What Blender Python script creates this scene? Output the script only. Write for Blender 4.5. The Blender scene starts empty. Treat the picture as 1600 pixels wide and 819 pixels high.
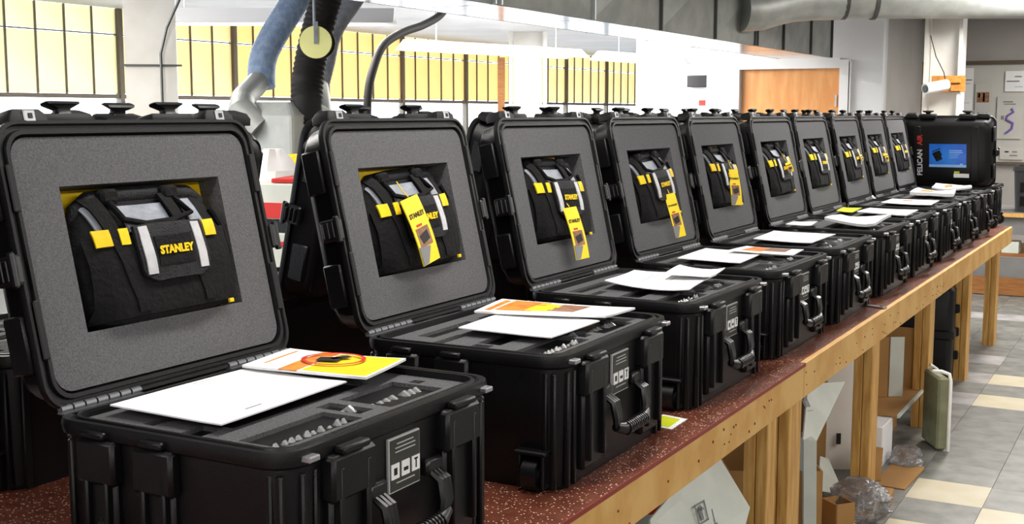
import bpy, bmesh, math, random
from mathutils import Vector, Matrix, noise
random.seed(7)
SC = bpy.context.scene
COL = SC.collection
R = math.radians
# ------------------------------------------------------------------ camera
cam_d = bpy.data.cameras.new('camera')
cam = bpy.data.objects.new('camera', cam_d)
COL.objects.link(cam)
cam.location = (0, 0, 1.59)
cam.rotation_euler = (R(90 - 6.947), 0, R(28.748))
cam_d.sensor_width = 36
cam_d.lens = 42.75
cam_d.clip_end = 200
SC.camera = cam
# ------------------------------------------------------------------ world
wd = bpy.data.worlds.new('sky'); SC.world = wd
wd.use_nodes = True
bg = wd.node_tree.nodes['Background']
bg.inputs[0].default_value = (0.80, 0.90, 1.0, 1)
bg.inputs[1].default_value = 8.0
# ------------------------------------------------------------------ view
vs = SC.view_settings
vs.view_transform = 'Standard'; vs.look = 'None'; vs.gamma = 1; vs.use_curve_mapping = False
vs.exposure = 0.0


def area(name, loc, sx, sy, power, color=(1, .96, .9), rot=(0, 0, 0)):
    l = bpy.data.lights.new(name, 'AREA'); l.shape = 'RECTANGLE'; l.size = sx; l.size_y = sy
    l.energy = power; l.color = color
    o = bpy.data.objects.new(name, l); COL.objects.link(o); o.location = loc; o.rotation_euler = rot
    return o


# ceiling strip lamps of the room (aisle ones under fittings), then added fill lights
ORDL = ['first', 'second', 'third', 'fourth', 'fifth']
LAMPS = [(1.6, -1.6), (1.6, 1.4), (1.6, 4.4), (1.6, 7.6), (1.6, 10.6)]
for (lx, ly) in LAMPS:
    area('strip_and_fill_light', (lx, ly, 2.60), .30, 2.2, 62)
for (lx, ly) in [(-1.2, -1.2), (-1.2, 2.6), (-1.2, 6.2)]:
    area('strip_and_fill_light', (lx, ly, 2.60), .30, 2.2, 46)
for (lx, ly) in [(-.2, 12.6), (-.9, 9.3)]:
    area('strip_and_fill_light', (lx, ly, 2.60), .30, 1.6, 100)  # added fill for the notice board and back wall, no fittings here
for (lx, ly) in [(-6.6, 3.5), (-6.6, 8.6), (-6.6, 13.5), (-6.0, 18.0), (-5.2, 10.6)]:
    area('strip_and_fill_light', (lx, ly, 2.60), .30, 2.2, 190)  # extra light added to lift the dim left room, no fittings modelled


# added uplights without fittings, to whiten the ceiling of the left half
for (lx, ly) in [(-6.4, 4.0), (-6.4, 8.0), (-6.4, 12.0), (-6.0, 17.0), (-5.0, 2.0)]:
    area('fill_uplight', (lx, ly, 2.32), .30, 2.2, 60, rot=(math.pi, 0, 0))
area('strip_and_fill_light', (-4.7, 2.6, 2.60), .30, 2.2, 90)  # added fill so the left column reads white


# ================================================================== materials
def srgb(r, g, b):
    f = lambda c: (c / 255 / 12.92) if c / 255 <= .04045 else ((c / 255 + .055) / 1.055) ** 2.4
    return (f(r), f(g), f(b), 1)


def mat(name, col, rough=.5, metal=0, spec=.5, col2=None, scale=20, detail=3, bump=0, bscale=60, stretch=None, lo=.4, hi=.6, trans=0, alpha=1, emit=None):
    m = bpy.data.materials.new(name); m.use_nodes = True
    nt = m.node_tree; N = nt.nodes; L = nt.links
    p = N['Principled BSDF']
    c = srgb(*col)
    p.inputs['Base Color'].default_value = c
    p.inputs['Roughness'].default_value = rough
    p.inputs['Metallic'].default_value = metal
    p.inputs['Specular IOR Level'].default_value = spec
    if trans: p.inputs['Transmission Weight'].default_value = trans
    if alpha < 1: p.inputs['Alpha'].default_value = alpha
    if emit:
        p.inputs['Emission Color'].default_value = c
        p.inputs['Emission Strength'].default_value = emit
    if col2 or bump:
        tc = N.new('ShaderNodeTexCoord'); mp = N.new('ShaderNodeMapping')
        L.new(tc.outputs['Object'], mp.inputs['Vector'])
        if stretch: mp.inputs['Scale'].default_value = stretch
    if col2:
        n = N.new('ShaderNodeTexNoise'); n.inputs['Scale'].default_value = scale; n.inputs['Detail'].default_value = detail
        L.new(mp.outputs[0], n.inputs['Vector'])
        r = N.new('ShaderNodeValToRGB')
        r.color_ramp.elements[0].position = lo; r.color_ramp.elements[1].position = hi
        r.color_ramp.elements[0].color = c; r.color_ramp.elements[1].color = srgb(*col2)
        L.new(n.outputs['Fac'], r.inputs[0]); L.new(r.outputs[0], p.inputs['Base Color'])
    if bump:
        n = N.new('ShaderNodeTexNoise'); n.inputs['Scale'].default_value = bscale; n.inputs['Detail'].default_value = 2
        L.new(mp.outputs[0], n.inputs['Vector'])
        b = N.new('ShaderNodeBump'); b.inputs['Strength'].default_value = bump; b.inputs['Distance'].default_value = .01
        L.new(n.outputs['Fac'], b.inputs['Height']); L.new(b.outputs[0], p.inputs['Normal'])
    return m


M = {}
M['shell'] = mat('black_polymer', (9, 9, 11), .38, spec=.36, col2=(13, 13, 15), scale=9, bump=.12, bscale=420)
M['shell_rim'] = mat('black_rim_polymer', (11, 11, 13), .42, spec=.36, bump=.05, bscale=300)
M['shell_dull'] = mat('dull_black_polymer', (10, 10, 12), .6, spec=.3, bump=.05, bscale=300)
M['handle'] = mat('rubber_black', (14, 14, 16), .33, spec=.55)
M['foam'] = mat('charcoal_foam', (84, 84, 87), .95, spec=.15, col2=(101, 101, 103), scale=240, detail=4, bump=.35, bscale=420, lo=.35, hi=.65)
M['foam_base'] = mat('charcoal_foam_base', (77, 78, 80), .95, spec=.15, col2=(98, 98, 100), scale=240, detail=4, bump=.35, bscale=420, lo=.35, hi=.65)
M['steel'] = mat('bright_steel', (200, 200, 205), .3, metal=.9)
M['hinge'] = mat('hinge_steel', (120, 122, 126), .4, metal=.8)
M['black_fabric'] = mat('black_nylon', (7, 7, 9), .8, spec=.2, col2=(12, 12, 14), scale=30, bump=.3, bscale=90)
M['dark_fabric'] = mat('charcoal_nylon', (20, 20, 23), .7, spec=.25, col2=(30, 30, 34), scale=60, bump=.3, bscale=260)
M['grey_fabric'] = mat('slate_grey_nylon', (118, 124, 136), .55, spec=.4, col2=(138, 143, 153), scale=16, bump=.3, bscale=70)
M['reflect'] = mat('silver_tape', (176, 176, 180), .45, spec=.5, col2=(190, 190, 194), scale=40)
M['yellow'] = mat('yellow_cloth', (236, 200, 16), .6, spec=.3, col2=(226, 186, 12), scale=40)
M['yellow_card'] = mat('yellow_card', (242, 214, 30), .5, col2=(236, 204, 20), scale=12)
M['lime_card'] = mat('lime_card', (206, 214, 12), .6, col2=(198, 208, 10), scale=12)
M['ink'] = mat('black_ink', (20, 18, 18), .6)
M['ink_red'] = mat('red_ink', (196, 34, 30), .6)
M['ink_orange'] = mat('orange_ink', (232, 142, 42), .6, col2=(214, 110, 40), scale=30)
M['ink_brown'] = mat('brown_ink', (122, 84, 62), .6, col2=(150, 110, 84), scale=40)
M['ink_grey'] = mat('grey_ink', (120, 120, 122), .6)
M['ink_lightgrey'] = mat('light_grey_ink', (184, 184, 186), .6)
M['ink_white'] = mat('white_ink', (235, 235, 235), .6)
M['ink_purple'] = mat('purple_ink', (112, 96, 168), .6)
M['paper'] = mat('white_paper', (240, 240, 240), .7, col2=(234, 235, 238), scale=5)
M['label_dark'] = mat('label_charcoal', (52, 52, 46), .45)
M['clear'] = mat('clear_plastic', (205, 207, 208), .18, spec=.8, trans=.6)
M['film'] = mat('clear_film', (206, 206, 210), .2, spec=.8, trans=.85, bump=1, bscale=34)
M['wood'] = mat('pine_timber', (208, 166, 98), .55, col2=(194, 146, 76), scale=6, detail=4, stretch=(14, 1.2, 1.2), bump=.08, bscale=30)
M['wood_post'] = mat('pine_post', (204, 160, 90), .55, col2=(180, 132, 64), scale=7, detail=4, stretch=(9, 9, .8), bump=.08, bscale=30)
M['wood_end'] = mat('pine_knot', (110, 66, 26), .7)
M['edge_red'] = mat('red_brown_edge', (128, 44, 30), .5)
M['door_wood'] = mat('orange_birch', (226, 164, 102), .45, col2=(214, 146, 84), scale=3, detail=4, stretch=(4, 1, .7))
M['orange_wood'] = mat('orange_plywood', (206, 142, 62), .6, col2=(186, 118, 46), scale=24)
M['card'] = mat('brown_cardboard', (168, 128, 80), .85, spec=.2, col2=(160, 120, 72), scale=4)
M['card_white'] = mat('white_cardboard', (204, 208, 200), .75, spec=.3, col2=(194, 198, 190), scale=6)
M['card_print'] = mat('printed_grey_cardboard', (82, 72, 70), .8, col2=(102, 86, 82), scale=14)
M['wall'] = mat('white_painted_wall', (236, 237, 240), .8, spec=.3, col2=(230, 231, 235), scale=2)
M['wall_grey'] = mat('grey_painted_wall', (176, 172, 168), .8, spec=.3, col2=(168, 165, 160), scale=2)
M['wall_beige'] = mat('beige_painted_wall', (190, 184, 172), .8, spec=.3, col2=(182, 176, 164), scale=2)
M['white'] = mat('white_enamel', (240, 240, 242), .4)
M['ceil'] = mat('white_ceiling', (226, 227, 230), .85, col2=(218, 219, 223), scale=1.5)
M['white_col'] = mat('painted_steel_column', (232, 230, 226), .5, col2=(222, 219, 212), scale=3)
M['duct'] = mat('galvanised_sheet', (142, 146, 144), .5, metal=.2, col2=(160, 163, 160), scale=5, detail=6, bump=.05, bscale=8)
M['duct_smooth'] = mat('bright_galvanised', (214, 216, 222), .16, metal=.92, col2=(226, 228, 232), scale=3)
M['duct_flange'] = mat('galvanised_flange', (96, 98, 98), .5, metal=.6)
M['duct_bright'] = mat('bright_flange', (214, 218, 222), .4, metal=.5)
M['pipe'] = mat('galvanised_pipe', (172, 176, 174), .45, metal=.35, col2=(188, 190, 186), scale=7)
M['hose_blue'] = mat('blue_grey_hose', (118, 142, 178), .6, col2=(140, 160, 190), scale=30, bump=.5, bscale=60)
M['hose_grey'] = mat('grey_hose', (128, 134, 148), .6, col2=(142, 148, 160), scale=30, bump=.5, bscale=60)
M['hose_black'] = mat('black_hose', (24, 22, 24), .7, spec=.3)
M['disc'] = mat('pale_yellow_plastic', (246, 248, 170), .6)
M['mullion'] = mat('dark_bronze_frame', (92, 82, 68), .5)
M['screen'] = mat('monitor_black', (12, 12, 14), .25)
M['bench_grey'] = mat('grey_laminate', (120, 120, 120), .6, col2=(110, 110, 110), scale=4)
M['crate'] = mat('black_crate', (30, 30, 34), .55)
M['kick'] = mat('brown_board', (150, 98, 48), .6, col2=(130, 82, 38), scale=6, stretch=(1, 8, 8))
M['olive_panel'] = mat('olive_board', (132, 134, 104), .7, col2=(118, 120, 92), scale=12)
M['tile_grey'] = mat('grey_vinyl_tile', (88, 89, 86), .4, spec=.45, col2=(128, 129, 124), scale=9, detail=10, lo=.3, hi=.7)
M['tile_dark'] = mat('dark_grey_vinyl_tile', (80, 80, 78), .4, spec=.45, col2=(118, 118, 114), scale=9, detail=10, lo=.3, hi=.7)
M['tile_pale'] = mat('pale_grey_vinyl_tile', (134, 132, 132), .4, spec=.45, col2=(158, 156, 158), scale=6, detail=6)
M['tile_cream'] = mat('cream_vinyl_tile', (186, 178, 156), .4, spec=.45, col2=(180, 170, 142), scale=6, detail=6)
M['grout'] = mat('floor_slab', (92, 92, 90), .8)
M['blue_print'] = mat('blue_print', (24, 96, 206), .35, col2=(36, 130, 226), scale=4, stretch=(1, 1, 1))
M['pale_blue_print'] = mat('pale_blue_print', (130, 180, 232), .35)
M['wb'] = mat('whiteboard', (196, 194, 188), .5, col2=(188, 186, 180), scale=2)
M['red_letters'] = mat('red_letters', (200, 50, 44), .5)
M['letters'] = mat('white_letters', (210, 210, 212), .5)


def speckle_mat():
    m = bpy.data.materials.new('red_speckled_laminate'); m.use_nodes = True
    nt = m.node_tree; N = nt.nodes; L = nt.links; p = N['Principled BSDF']
    tc = N.new('ShaderNodeTexCoord')
    v = N.new('ShaderNodeTexVoronoi'); v.inputs['Scale'].default_value = 135
    L.new(tc.outputs['Object'], v.inputs['Vector'])
    n = N.new('ShaderNodeTexNoise'); n.inputs['Scale'].default_value = 22; n.inputs['Detail'].default_value = 5
    L.new(tc.outputs['Object'], n.inputs['Vector'])
    r = N.new('ShaderNodeValToRGB'); r.color_ramp.elements[0].color = srgb(88, 45, 32); r.color_ramp.elements[1].color = srgb(108, 59, 42)
    r.color_ramp.elements[0].position = .35; r.color_ramp.elements[1].position = .65
    L.new(n.outputs['Fac'], r.inputs[0])
    lt = N.new('ShaderNodeMath'); lt.operation = 'LESS_THAN'; lt.inputs[1].default_value = .26
    L.new(v.outputs['Distance'], lt.inputs[0])
    rnd = N.new('ShaderNodeMath'); rnd.operation = 'GREATER_THAN'; rnd.inputs[1].default_value = .45
    sep = N.new('ShaderNodeSeparateColor'); L.new(v.outputs['Color'], sep.inputs[0]); L.new(sep.outputs[0], rnd.inputs[0])
    mu = N.new('ShaderNodeMath'); mu.operation = 'MULTIPLY'; L.new(lt.outputs[0], mu.inputs[0]); L.new(rnd.outputs[0], mu.inputs[1])
    mx = N.new('ShaderNodeMix'); mx.data_type = 'RGBA'
    L.new(mu.outputs[0], mx.inputs['Factor']); L.new(r.outputs[0], mx.inputs['A']); mx.inputs['B'].default_value = srgb(226, 190, 170)
    L.new(mx.outputs['Result'], p.inputs['Base Color'])
    p.inputs['Roughness'].default_value = .33
    return m


M['laminate'] = speckle_mat()


def panel_mat(name, col, col2, t=.75):
    m = bpy.data.materials.new(name); m.use_nodes = True
    nt = m.node_tree; N = nt.nodes; L = nt.links
    for n in list(N):
        if n.type == 'BSDF_PRINCIPLED': N.remove(n)
    out = [n for n in N if n.type == 'OUTPUT_MATERIAL'][0]
    tc = N.new('ShaderNodeTexCoord'); n = N.new('ShaderNodeTexNoise'); n.inputs['Scale'].default_value = .9; n.inputs['Detail'].default_value = 2
    L.new(tc.outputs['Object'], n.inputs['Vector'])
    r = N.new('ShaderNodeValToRGB'); r.color_ramp.elements[0].color = srgb(*col); r.color_ramp.elements[1].color = srgb(*col2)
    r.color_ramp.elements[0].position = .35; r.color_ramp.elements[1].position = .7
    L.new(n.outputs['Fac'], r.inputs[0])
    tr = N.new('ShaderNodeBsdfTranslucent'); pr = N.new('ShaderNodeBsdfPrincipled'); pr.inputs['Roughness'].default_value = .25
    L.new(r.outputs[0], tr.inputs[0]); L.new(r.outputs[0], pr.inputs['Base Color'])
    mx = N.new('ShaderNodeMixShader'); mx.inputs[0].default_value = 1 - t
    L.new(tr.outputs[0], mx.inputs[1]); L.new(pr.outputs[0], mx.inputs[2]); L.new(mx.outputs[0], out.inputs[0])
    return m


M['yellow_pane'] = panel_mat('translucent_yellow_pane', (200, 184, 148), (206, 194, 164), .7)
M['ochre_pane'] = panel_mat('translucent_ochre_pane', (204, 183, 140), (208, 188, 148), .7)
M['pale_pane'] = panel_mat('translucent_cream_pane', (198, 190, 162), (206, 200, 178), .7)


def glass_mat():
    m = bpy.data.materials.new('window_glass'); m.use_nodes = True
    nt = m.node_tree; N = nt.nodes; L = nt.links
    for n in list(N):
        if n.type == 'BSDF_PRINCIPLED': N.remove(n)
    out = [n for n in N if n.type == 'OUTPUT_MATERIAL'][0]
    t = N.new('ShaderNodeBsdfTransparent'); g = N.new('ShaderNodeBsdfGlossy'); g.inputs['Roughness'].default_value = .02
    mx = N.new('ShaderNodeMixShader'); mx.inputs[0].default_value = .07
    L.new(t.outputs[0], mx.inputs[1]); L.new(g.outputs[0], mx.inputs[2]); L.new(mx.outputs[0], out.inputs[0])
    return m


M['glass'] = glass_mat()
M['tube'] = mat('lamp_tube', (255, 252, 244), .5, emit=7)


# ================================================================== geometry helpers
def NB(): return bmesh.new()


def link(name, bm, m, parent=None, loc=None, rot=None, smooth=False):
    me = bpy.data.meshes.new(name)
    bmesh.ops.recalc_face_normals(bm, faces=bm.faces[:])
    bm.to_mesh(me); bm.free()
    for mm in (m if isinstance(m, (list, tuple)) else [m]): me.materials.append(M[mm] if isinstance(mm, str) else mm)
    if smooth:
        for p in me.polygons: p.use_smooth = True
        me.set_sharp_from_angle(angle=R(38))
    o = bpy.data.objects.new(name, me); COL.objects.link(o)
    if parent: o.parent = parent
    if loc: o.location = loc
    if rot: o.rotation_euler = rot
    return o


def empty(name, loc=(0, 0, 0), rz=0, parent=None, rot=None):
    o = bpy.data.objects.new(name, None); COL.objects.link(o)
    o.location = loc; o.rotation_euler = rot if rot else (0, 0, rz); o.empty_display_size = .05
    if parent: o.parent = parent
    return o


def tag(o, label=None, cat=None, group=None, kind=None):
    if label: o['label'] = label
    if cat: o['category'] = cat
    if group: o['group'] = group
    if kind: o['kind'] = kind
    return o


def struct(name, bm, m, parent=None, smooth=False):
    o = link(name, bm, m, parent, smooth=smooth)
    if not parent: o['kind'] = 'structure'
    return o


def box(bm, c, s, bev=0, rot=None, mi=0, seg=1):
    t = bmesh.new(); bmesh.ops.create_cube(t, size=1)
    for v in t.verts: v.co = Vector((v.co.x * s[0], v.co.y * s[1], v.co.z * s[2]))
    if bev: bmesh.ops.bevel(t, geom=t.edges[:], offset=bev, segments=seg, affect='EDGES', profile=.5)
    mt = Matrix.Translation(c) @ (rot.to_4x4() if rot is not None else Matrix())
    mp = {}
    for v in t.verts: mp[v] = bm.verts.new(mt @ v.co)
    for f in t.faces:
        try:
            nf = bm.faces.new([mp[v] for v in f.verts]); nf.material_index = mi
        except ValueError: pass
    t.free()


def rot_z(a): return Matrix.Rotation(a, 3, 'Z')
def rot_x(a): return Matrix.Rotation(a, 3, 'X')
def rot_y(a): return Matrix.Rotation(a, 3, 'Y')


def rrect(w, l, r, n=6):
    """closed ring of points (a,b), full sizes w,l"""
    pts = []
    for (sx, sy, a0) in ((1, 1, 0), (-1, 1, 90), (-1, -1, 180), (1, -1, 270)):
        cx, cy = sx * (w / 2 - r), sy * (l / 2 - r)
        for i in range(n + 1):
            a = R(a0 + 90 * i / n); pts.append((cx + r * math.cos(a), cy + r * math.sin(a)))
    return pts


def loft(bm, rings, cap0=True, cap1=True, mi=0):
    vs_ = [[bm.verts.new(p) for p in r] for r in rings]
    n = len(rings[0])
    for a, b in zip(vs_[:-1], vs_[1:]):
        for i in range(n):
            j = (i + 1) % n
            f = bm.faces.new((a[i], a[j], b[j], b[i])); f.material_index = mi
    if cap0: bm.faces.new(vs_[0][::-1]).material_index = mi
    if cap1: bm.faces.new(vs_[-1]).material_index = mi
    return vs_


def tube(bm, path, r, n=8, cap=True, mi=0):
    P = [Vector(p) for p in path]
    rr = r if isinstance(r, (list, tuple)) else [r] * len(P)
    rings = []; up = Vector((0, 0, 1)); prev = None
    for i, p in enumerate(P):
        d = (P[min(i + 1, len(P) - 1)] - P[max(i - 1, 0)]).normalized()
        if prev is None:
            ref = up if abs(d.z) < .9 else Vector((1, 0, 0))
            s = d.cross(ref).normalized()
        else:
            s = (prev - d * prev.dot(d)).normalized()
        prev = s; t = d.cross(s)
        rings.append([p + (s * math.cos(2 * math.pi * k / n) + t * math.sin(2 * math.pi * k / n)) * rr[i] for k in range(n)])
    loft(bm, rings, cap, cap, mi)


def cyl(bm, a, b, r, n=12, mi=0): tube(bm, [a, b], r, n, True, mi)


def slab(bm, pts, th, mi=0, nrm=None):
    """polygon of world points with thickness along its normal"""
    P = [Vector(p) for p in pts]
    if nrm is None:
        nrm = Vector((0, 0, 0))
        for i in range(len(P)): nrm += P[i].cross(P[(i + 1) % len(P)])
        nrm.normalize()
    loft(bm, [[p for p in P], [p - nrm * th for p in P]], mi=mi)


def quadstrip_patch(bm, fn, u0, u1, v0, v1, nu=6, nv=6, th=.003, mi=0):
    """thin shell following fn(u,v)->(point, normal)"""
    f_ = []; b_ = []
    for j in range(nv + 1):
        rf = []; rb = []
        for i in range(nu + 1):
            p, n = fn(u0 + (u1 - u0) * i / nu, v0 + (v1 - v0) * j / nv)
            rf.append(bm.verts.new(p + n * th)); rb.append(bm.verts.new(p - n * .002))
        f_.append(rf); b_.append(rb)
    for j in range(nv):
        for i in range(nu):
            bm.faces.new((f_[j][i], f_[j][i + 1], f_[j + 1][i + 1], f_[j + 1][i])).material_index = mi
    edge = [(j, 0) for j in range(nv + 1)] + [(nv, i) for i in range(1, nu + 1)] + [(j, nu) for j in range(nv - 1, -1, -1)] + [(0, i) for i in range(nu - 1, 0, -1)]
    for k in range(len(edge)):
        a = edge[k]; b = edge[(k + 1) % len(edge)]
        bm.faces.new((f_[a[0]][a[1]], f_[b[0]][b[1]], b_[b[0]][b[1]], b_[a[0]][a[1]])).material_index = mi


def pocket_grid(bm, xs, ys, depth, z0):
    """flat top with rectangular pockets; depth(xc,yc)->d"""
    nx, ny = len(xs) - 1, len(ys) - 1
    D = [[depth((xs[i] + xs[i + 1]) / 2, (ys[j] + ys[j + 1]) / 2) for j in range(ny)] for i in range(nx)]
    def q(*p): bm.faces.new([bm.verts.new(v) for v in p])
    for i in range(nx):
        for j in range(ny):
            z = z0 - D[i][j]
            q((xs[i], ys[j], z), (xs[i + 1], ys[j], z), (xs[i + 1], ys[j + 1], z), (xs[i], ys[j + 1], z))
            if i + 1 < nx and D[i][j] != D[i + 1][j]:
                a, b = z0 - D[i][j], z0 - D[i + 1][j]; x = xs[i + 1]
                q((x, ys[j], a), (x, ys[j + 1], a), (x, ys[j + 1], b), (x, ys[j], b))
            if j + 1 < ny and D[i][j] != D[i][j + 1]:
                a, b = z0 - D[i][j], z0 - D[i][j + 1]; y = ys[j + 1]
                q((xs[i], y, a), (xs[i + 1], y, a), (xs[i + 1], y, b), (xs[i], y, b))


def text_mesh(name, s, size, m, parent, mtx, ext=.0006, bold=0, align='CENTER'):
    cu = bpy.data.curves.new(name, 'FONT'); cu.body = s; cu.size = size; cu.align_x = align; cu.align_y = 'CENTER'
    cu.extrude = ext; cu.offset = bold; cu.resolution_u = 2
    t = bpy.data.objects.new(name, cu); COL.objects.link(t)
    dg = bpy.context.evaluated_depsgraph_get(); dg.update()
    me = bpy.data.meshes.new_from_object(t.evaluated_get(dg))
    bpy.data.objects.remove(t); bpy.data.curves.remove(cu)
    me.transform(mtx); me.name = name
    me.materials.clear(); me.materials.append(M[m])
    o = bpy.data.objects.new(name, me); COL.objects.link(o)
    if parent: o.parent = parent
    return o


def copy_tree(o, parent=None, drop=()):
    c = o.copy(); COL.objects.link(c)
    if parent: c.parent = parent
    for ch in o.children:
        if ch.name.split('.')[0] in drop: continue
        copy_tree(ch, c, drop)
    return c


# ================================================================== the setting
FX0, FX1, FY0, FY1 = -10.0, 4.0, -3.0, 14.3
# floor slab and its vinyl tiles
bm = NB(); box(bm, ((FX0 + FX1) / 2, 11, -.052), (FX1 - FX0, 28.2, .1)); floor = struct('floor', bm, 'grout')
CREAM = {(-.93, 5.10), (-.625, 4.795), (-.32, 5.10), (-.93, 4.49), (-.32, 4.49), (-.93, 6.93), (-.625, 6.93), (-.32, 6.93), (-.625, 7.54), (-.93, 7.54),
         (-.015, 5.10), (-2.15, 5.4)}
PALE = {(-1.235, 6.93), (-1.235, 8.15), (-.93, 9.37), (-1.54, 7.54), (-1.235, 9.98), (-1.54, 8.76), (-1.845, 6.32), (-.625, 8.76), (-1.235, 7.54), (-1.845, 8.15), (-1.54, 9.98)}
tbm = NB(); box(tbm, (0, 0, 0), (.3038, .3038, .006), .0006)
tile_meshes = {}
first = None
for k in ('tile_grey', 'tile_dark', 'tile_pale', 'tile_cream'):
    me = bpy.data.meshes.new('floor_tile'); tbm.to_mesh(me); me.materials.append(M[k]); tile_meshes[k] = me
tbm.free()
rt = random.Random(3)
near = lambda s, x, y: any(abs(a - x) < .1 and abs(b - y) < .1 for a, b in s)
for i in range(-7, 4):
    for j in range(-3, 21):
        x = -.625 + .305 * i; y = 5.10 + .305 * j
        if y > 11.3: continue
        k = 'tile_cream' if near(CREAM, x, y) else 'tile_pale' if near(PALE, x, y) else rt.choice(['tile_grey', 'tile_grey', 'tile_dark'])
        o = bpy.data.objects.new('floor_tile', tile_meshes[k]); COL.objects.link(o); o.parent = floor
        o.location = (x + .1525, y + .1525, .001); o.rotation_euler = (0, 0, rt.choice([0, math.pi / 2, math.pi]))
bm = NB(); box(bm, (-3, 11, 2.75), (14, 28, .1)); struct('ceiling', bm, 'ceil')
# side and rear walls outside the view
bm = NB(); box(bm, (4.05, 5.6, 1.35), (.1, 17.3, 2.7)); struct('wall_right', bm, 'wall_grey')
bm = NB(); box(bm, (-3, -3.05, 1.35), (14, .1, 2.7)); struct('wall_near', bm, 'wall')
bm = NB(); box(bm, (-6.3, 25.05, 1.35), (7.6, .1, 2.7)); struct('wall_far', bm, 'wall')
# window wall at x=-10
bm = NB(); box(bm, (-10.1, 11, .55), (.2, 28, 1.1)); struct('wall_left', bm, 'wall')
SP = .355; YM0 = 9.51
mull_y = [YM0 + 1.795 * k for k in range(-7, 10)]
zb, zm, zt = 1.775, 2.425, 2.70
wn = 0
for k in range(len(mull_y) - 1):
    y0, y1 = mull_y[k], mull_y[k + 1]
    if y0 < -3 or y1 > 25.8: continue
    wn += 1
    w = empty('window_%d' % wn, (-10, y0, 0)); w['kind'] = 'structure'
    bm = NB()
    box(bm, (0, 0, 1.9), (.08, .06, 1.6)); box(bm, (0, (y1 - y0) / 2, zb), (.05, y1 - y0, .045)); box(bm, (0, (y1 - y0) / 2, 1.12), (.1, y1 - y0, .05))
    box(bm, (0, (y1 - y0) / 2, zm), (.03, y1 - y0, .014))
    for q in range(1, 5): box(bm, (0, SP * q * 1.011, (zb + zt) / 2), (.03, .010, zt - zb))
    link('window_frame', bm, 'mullion', w)
    bm = NB(); box(bm, (-.02, (y1 - y0) / 2, (1.14 + zb) / 2), (.006, y1 - y0 - .07, zb - 1.17)); link('pane', bm, 'glass', w)
    pm = 'pale_pane' if y0 < 9.4 else 'yellow_pane' if y0 < 11 else 'ochre_pane' if y0 < 17.5 else 'yellow_pane'
    pa = [NB(), NB()]
    for q in range(5):
        for r_, (a, b) in enumerate(((zb + .03, zm - .011), (zm + .011, zt))):
            b_ = NB(); box(b_, (0, 0, 0), (.008, SP * 1.011 - .016, b - a))
            o = link('panel', b_, pm, w); o.location = (-.01, SP * 1.011 * (q + .5), (a + b) / 2)
    for x in pa: x.free()

# white block with the orange door, at y = 12.2
bm = NB()
box(bm, (-4.20, 12.3, 1.35), (.36, .2, 2.7)); box(bm, (-2.79, 12.3, 1.35), (.40, .2, 2.7)); box(bm, (-3.505, 12.3, 2.395), (1.03, .2, .61))
struct('wall_door', bm, 'wall')
bm = NB(); box(bm, (-4.33, 18.6, 1.35), (.10, 12.8, 2.7)); struct('wall_block_side', bm, 'wall')
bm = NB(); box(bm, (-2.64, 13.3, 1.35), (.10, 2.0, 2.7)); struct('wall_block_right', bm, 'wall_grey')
d1 = empty('door_1', (-3.505, 12.25, 0)); d1['kind'] = 'structure'
bm = NB(); box(bm, (0, 0, 1.02), (1.0, .05, 2.04), .004); link('door_leaf', bm, 'door_wood', d1)
bm = NB()
box(bm, (-.56, -.07, 1.06), (.10, .05, 2.12)); box(bm, (.56, -.07, 1.06), (.10, .05, 2.12)); box(bm, (0, -.07, 2.09), (1.02, .05, .10)); box(bm, (.61, -.06, 1.05), (.02, .07, 2.1))
link('door_frame', bm, 'white', d1)
bm = NB(); box(bm, (.47, -.035, 1.72), (.018, .03, .12), .003); box(bm, (.47, -.035, .3), (.018, .03, .12), .003); link('door_hinge', bm, 'steel', d1)
# rear wall at y = 14.3
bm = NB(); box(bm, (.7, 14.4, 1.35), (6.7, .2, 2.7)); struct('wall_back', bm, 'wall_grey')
# small objects on the far white wall
bm = NB(); box(bm, (-5.35, 14.9, 1.35), (1.9, .1, 2.7)); struct('wall_partition', bm, 'wall')
sg = empty('wall_monitor', (-5.42, 14.80, 2.0)); tag(sg, 'small dark monitor high on the white wall left of the orange door', 'monitor')
bm = NB(); box(bm, (0, 0, 0), (.30, .06, .15), .008); link('housing', bm, 'screen', sg)
bm = NB(); box(bm, (0, -.033, 0), (.27, .004, .12)); link('screen', bm, 'crate', sg)
sg = empty('wall_notice', (-5.38, 14.84, 1.76)); tag(sg, 'small pink and grey notice under the dark monitor on the far wall', 'notice')
bm = NB(); box(bm, (0, 0, 0), (.11, .006, .15)); link('sheet', bm, 'paper', sg)
bm = NB(); box(bm, (0, -.005, -.03), (.09, .004, .07)); link('print', bm, 'ink_red', sg)

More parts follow.
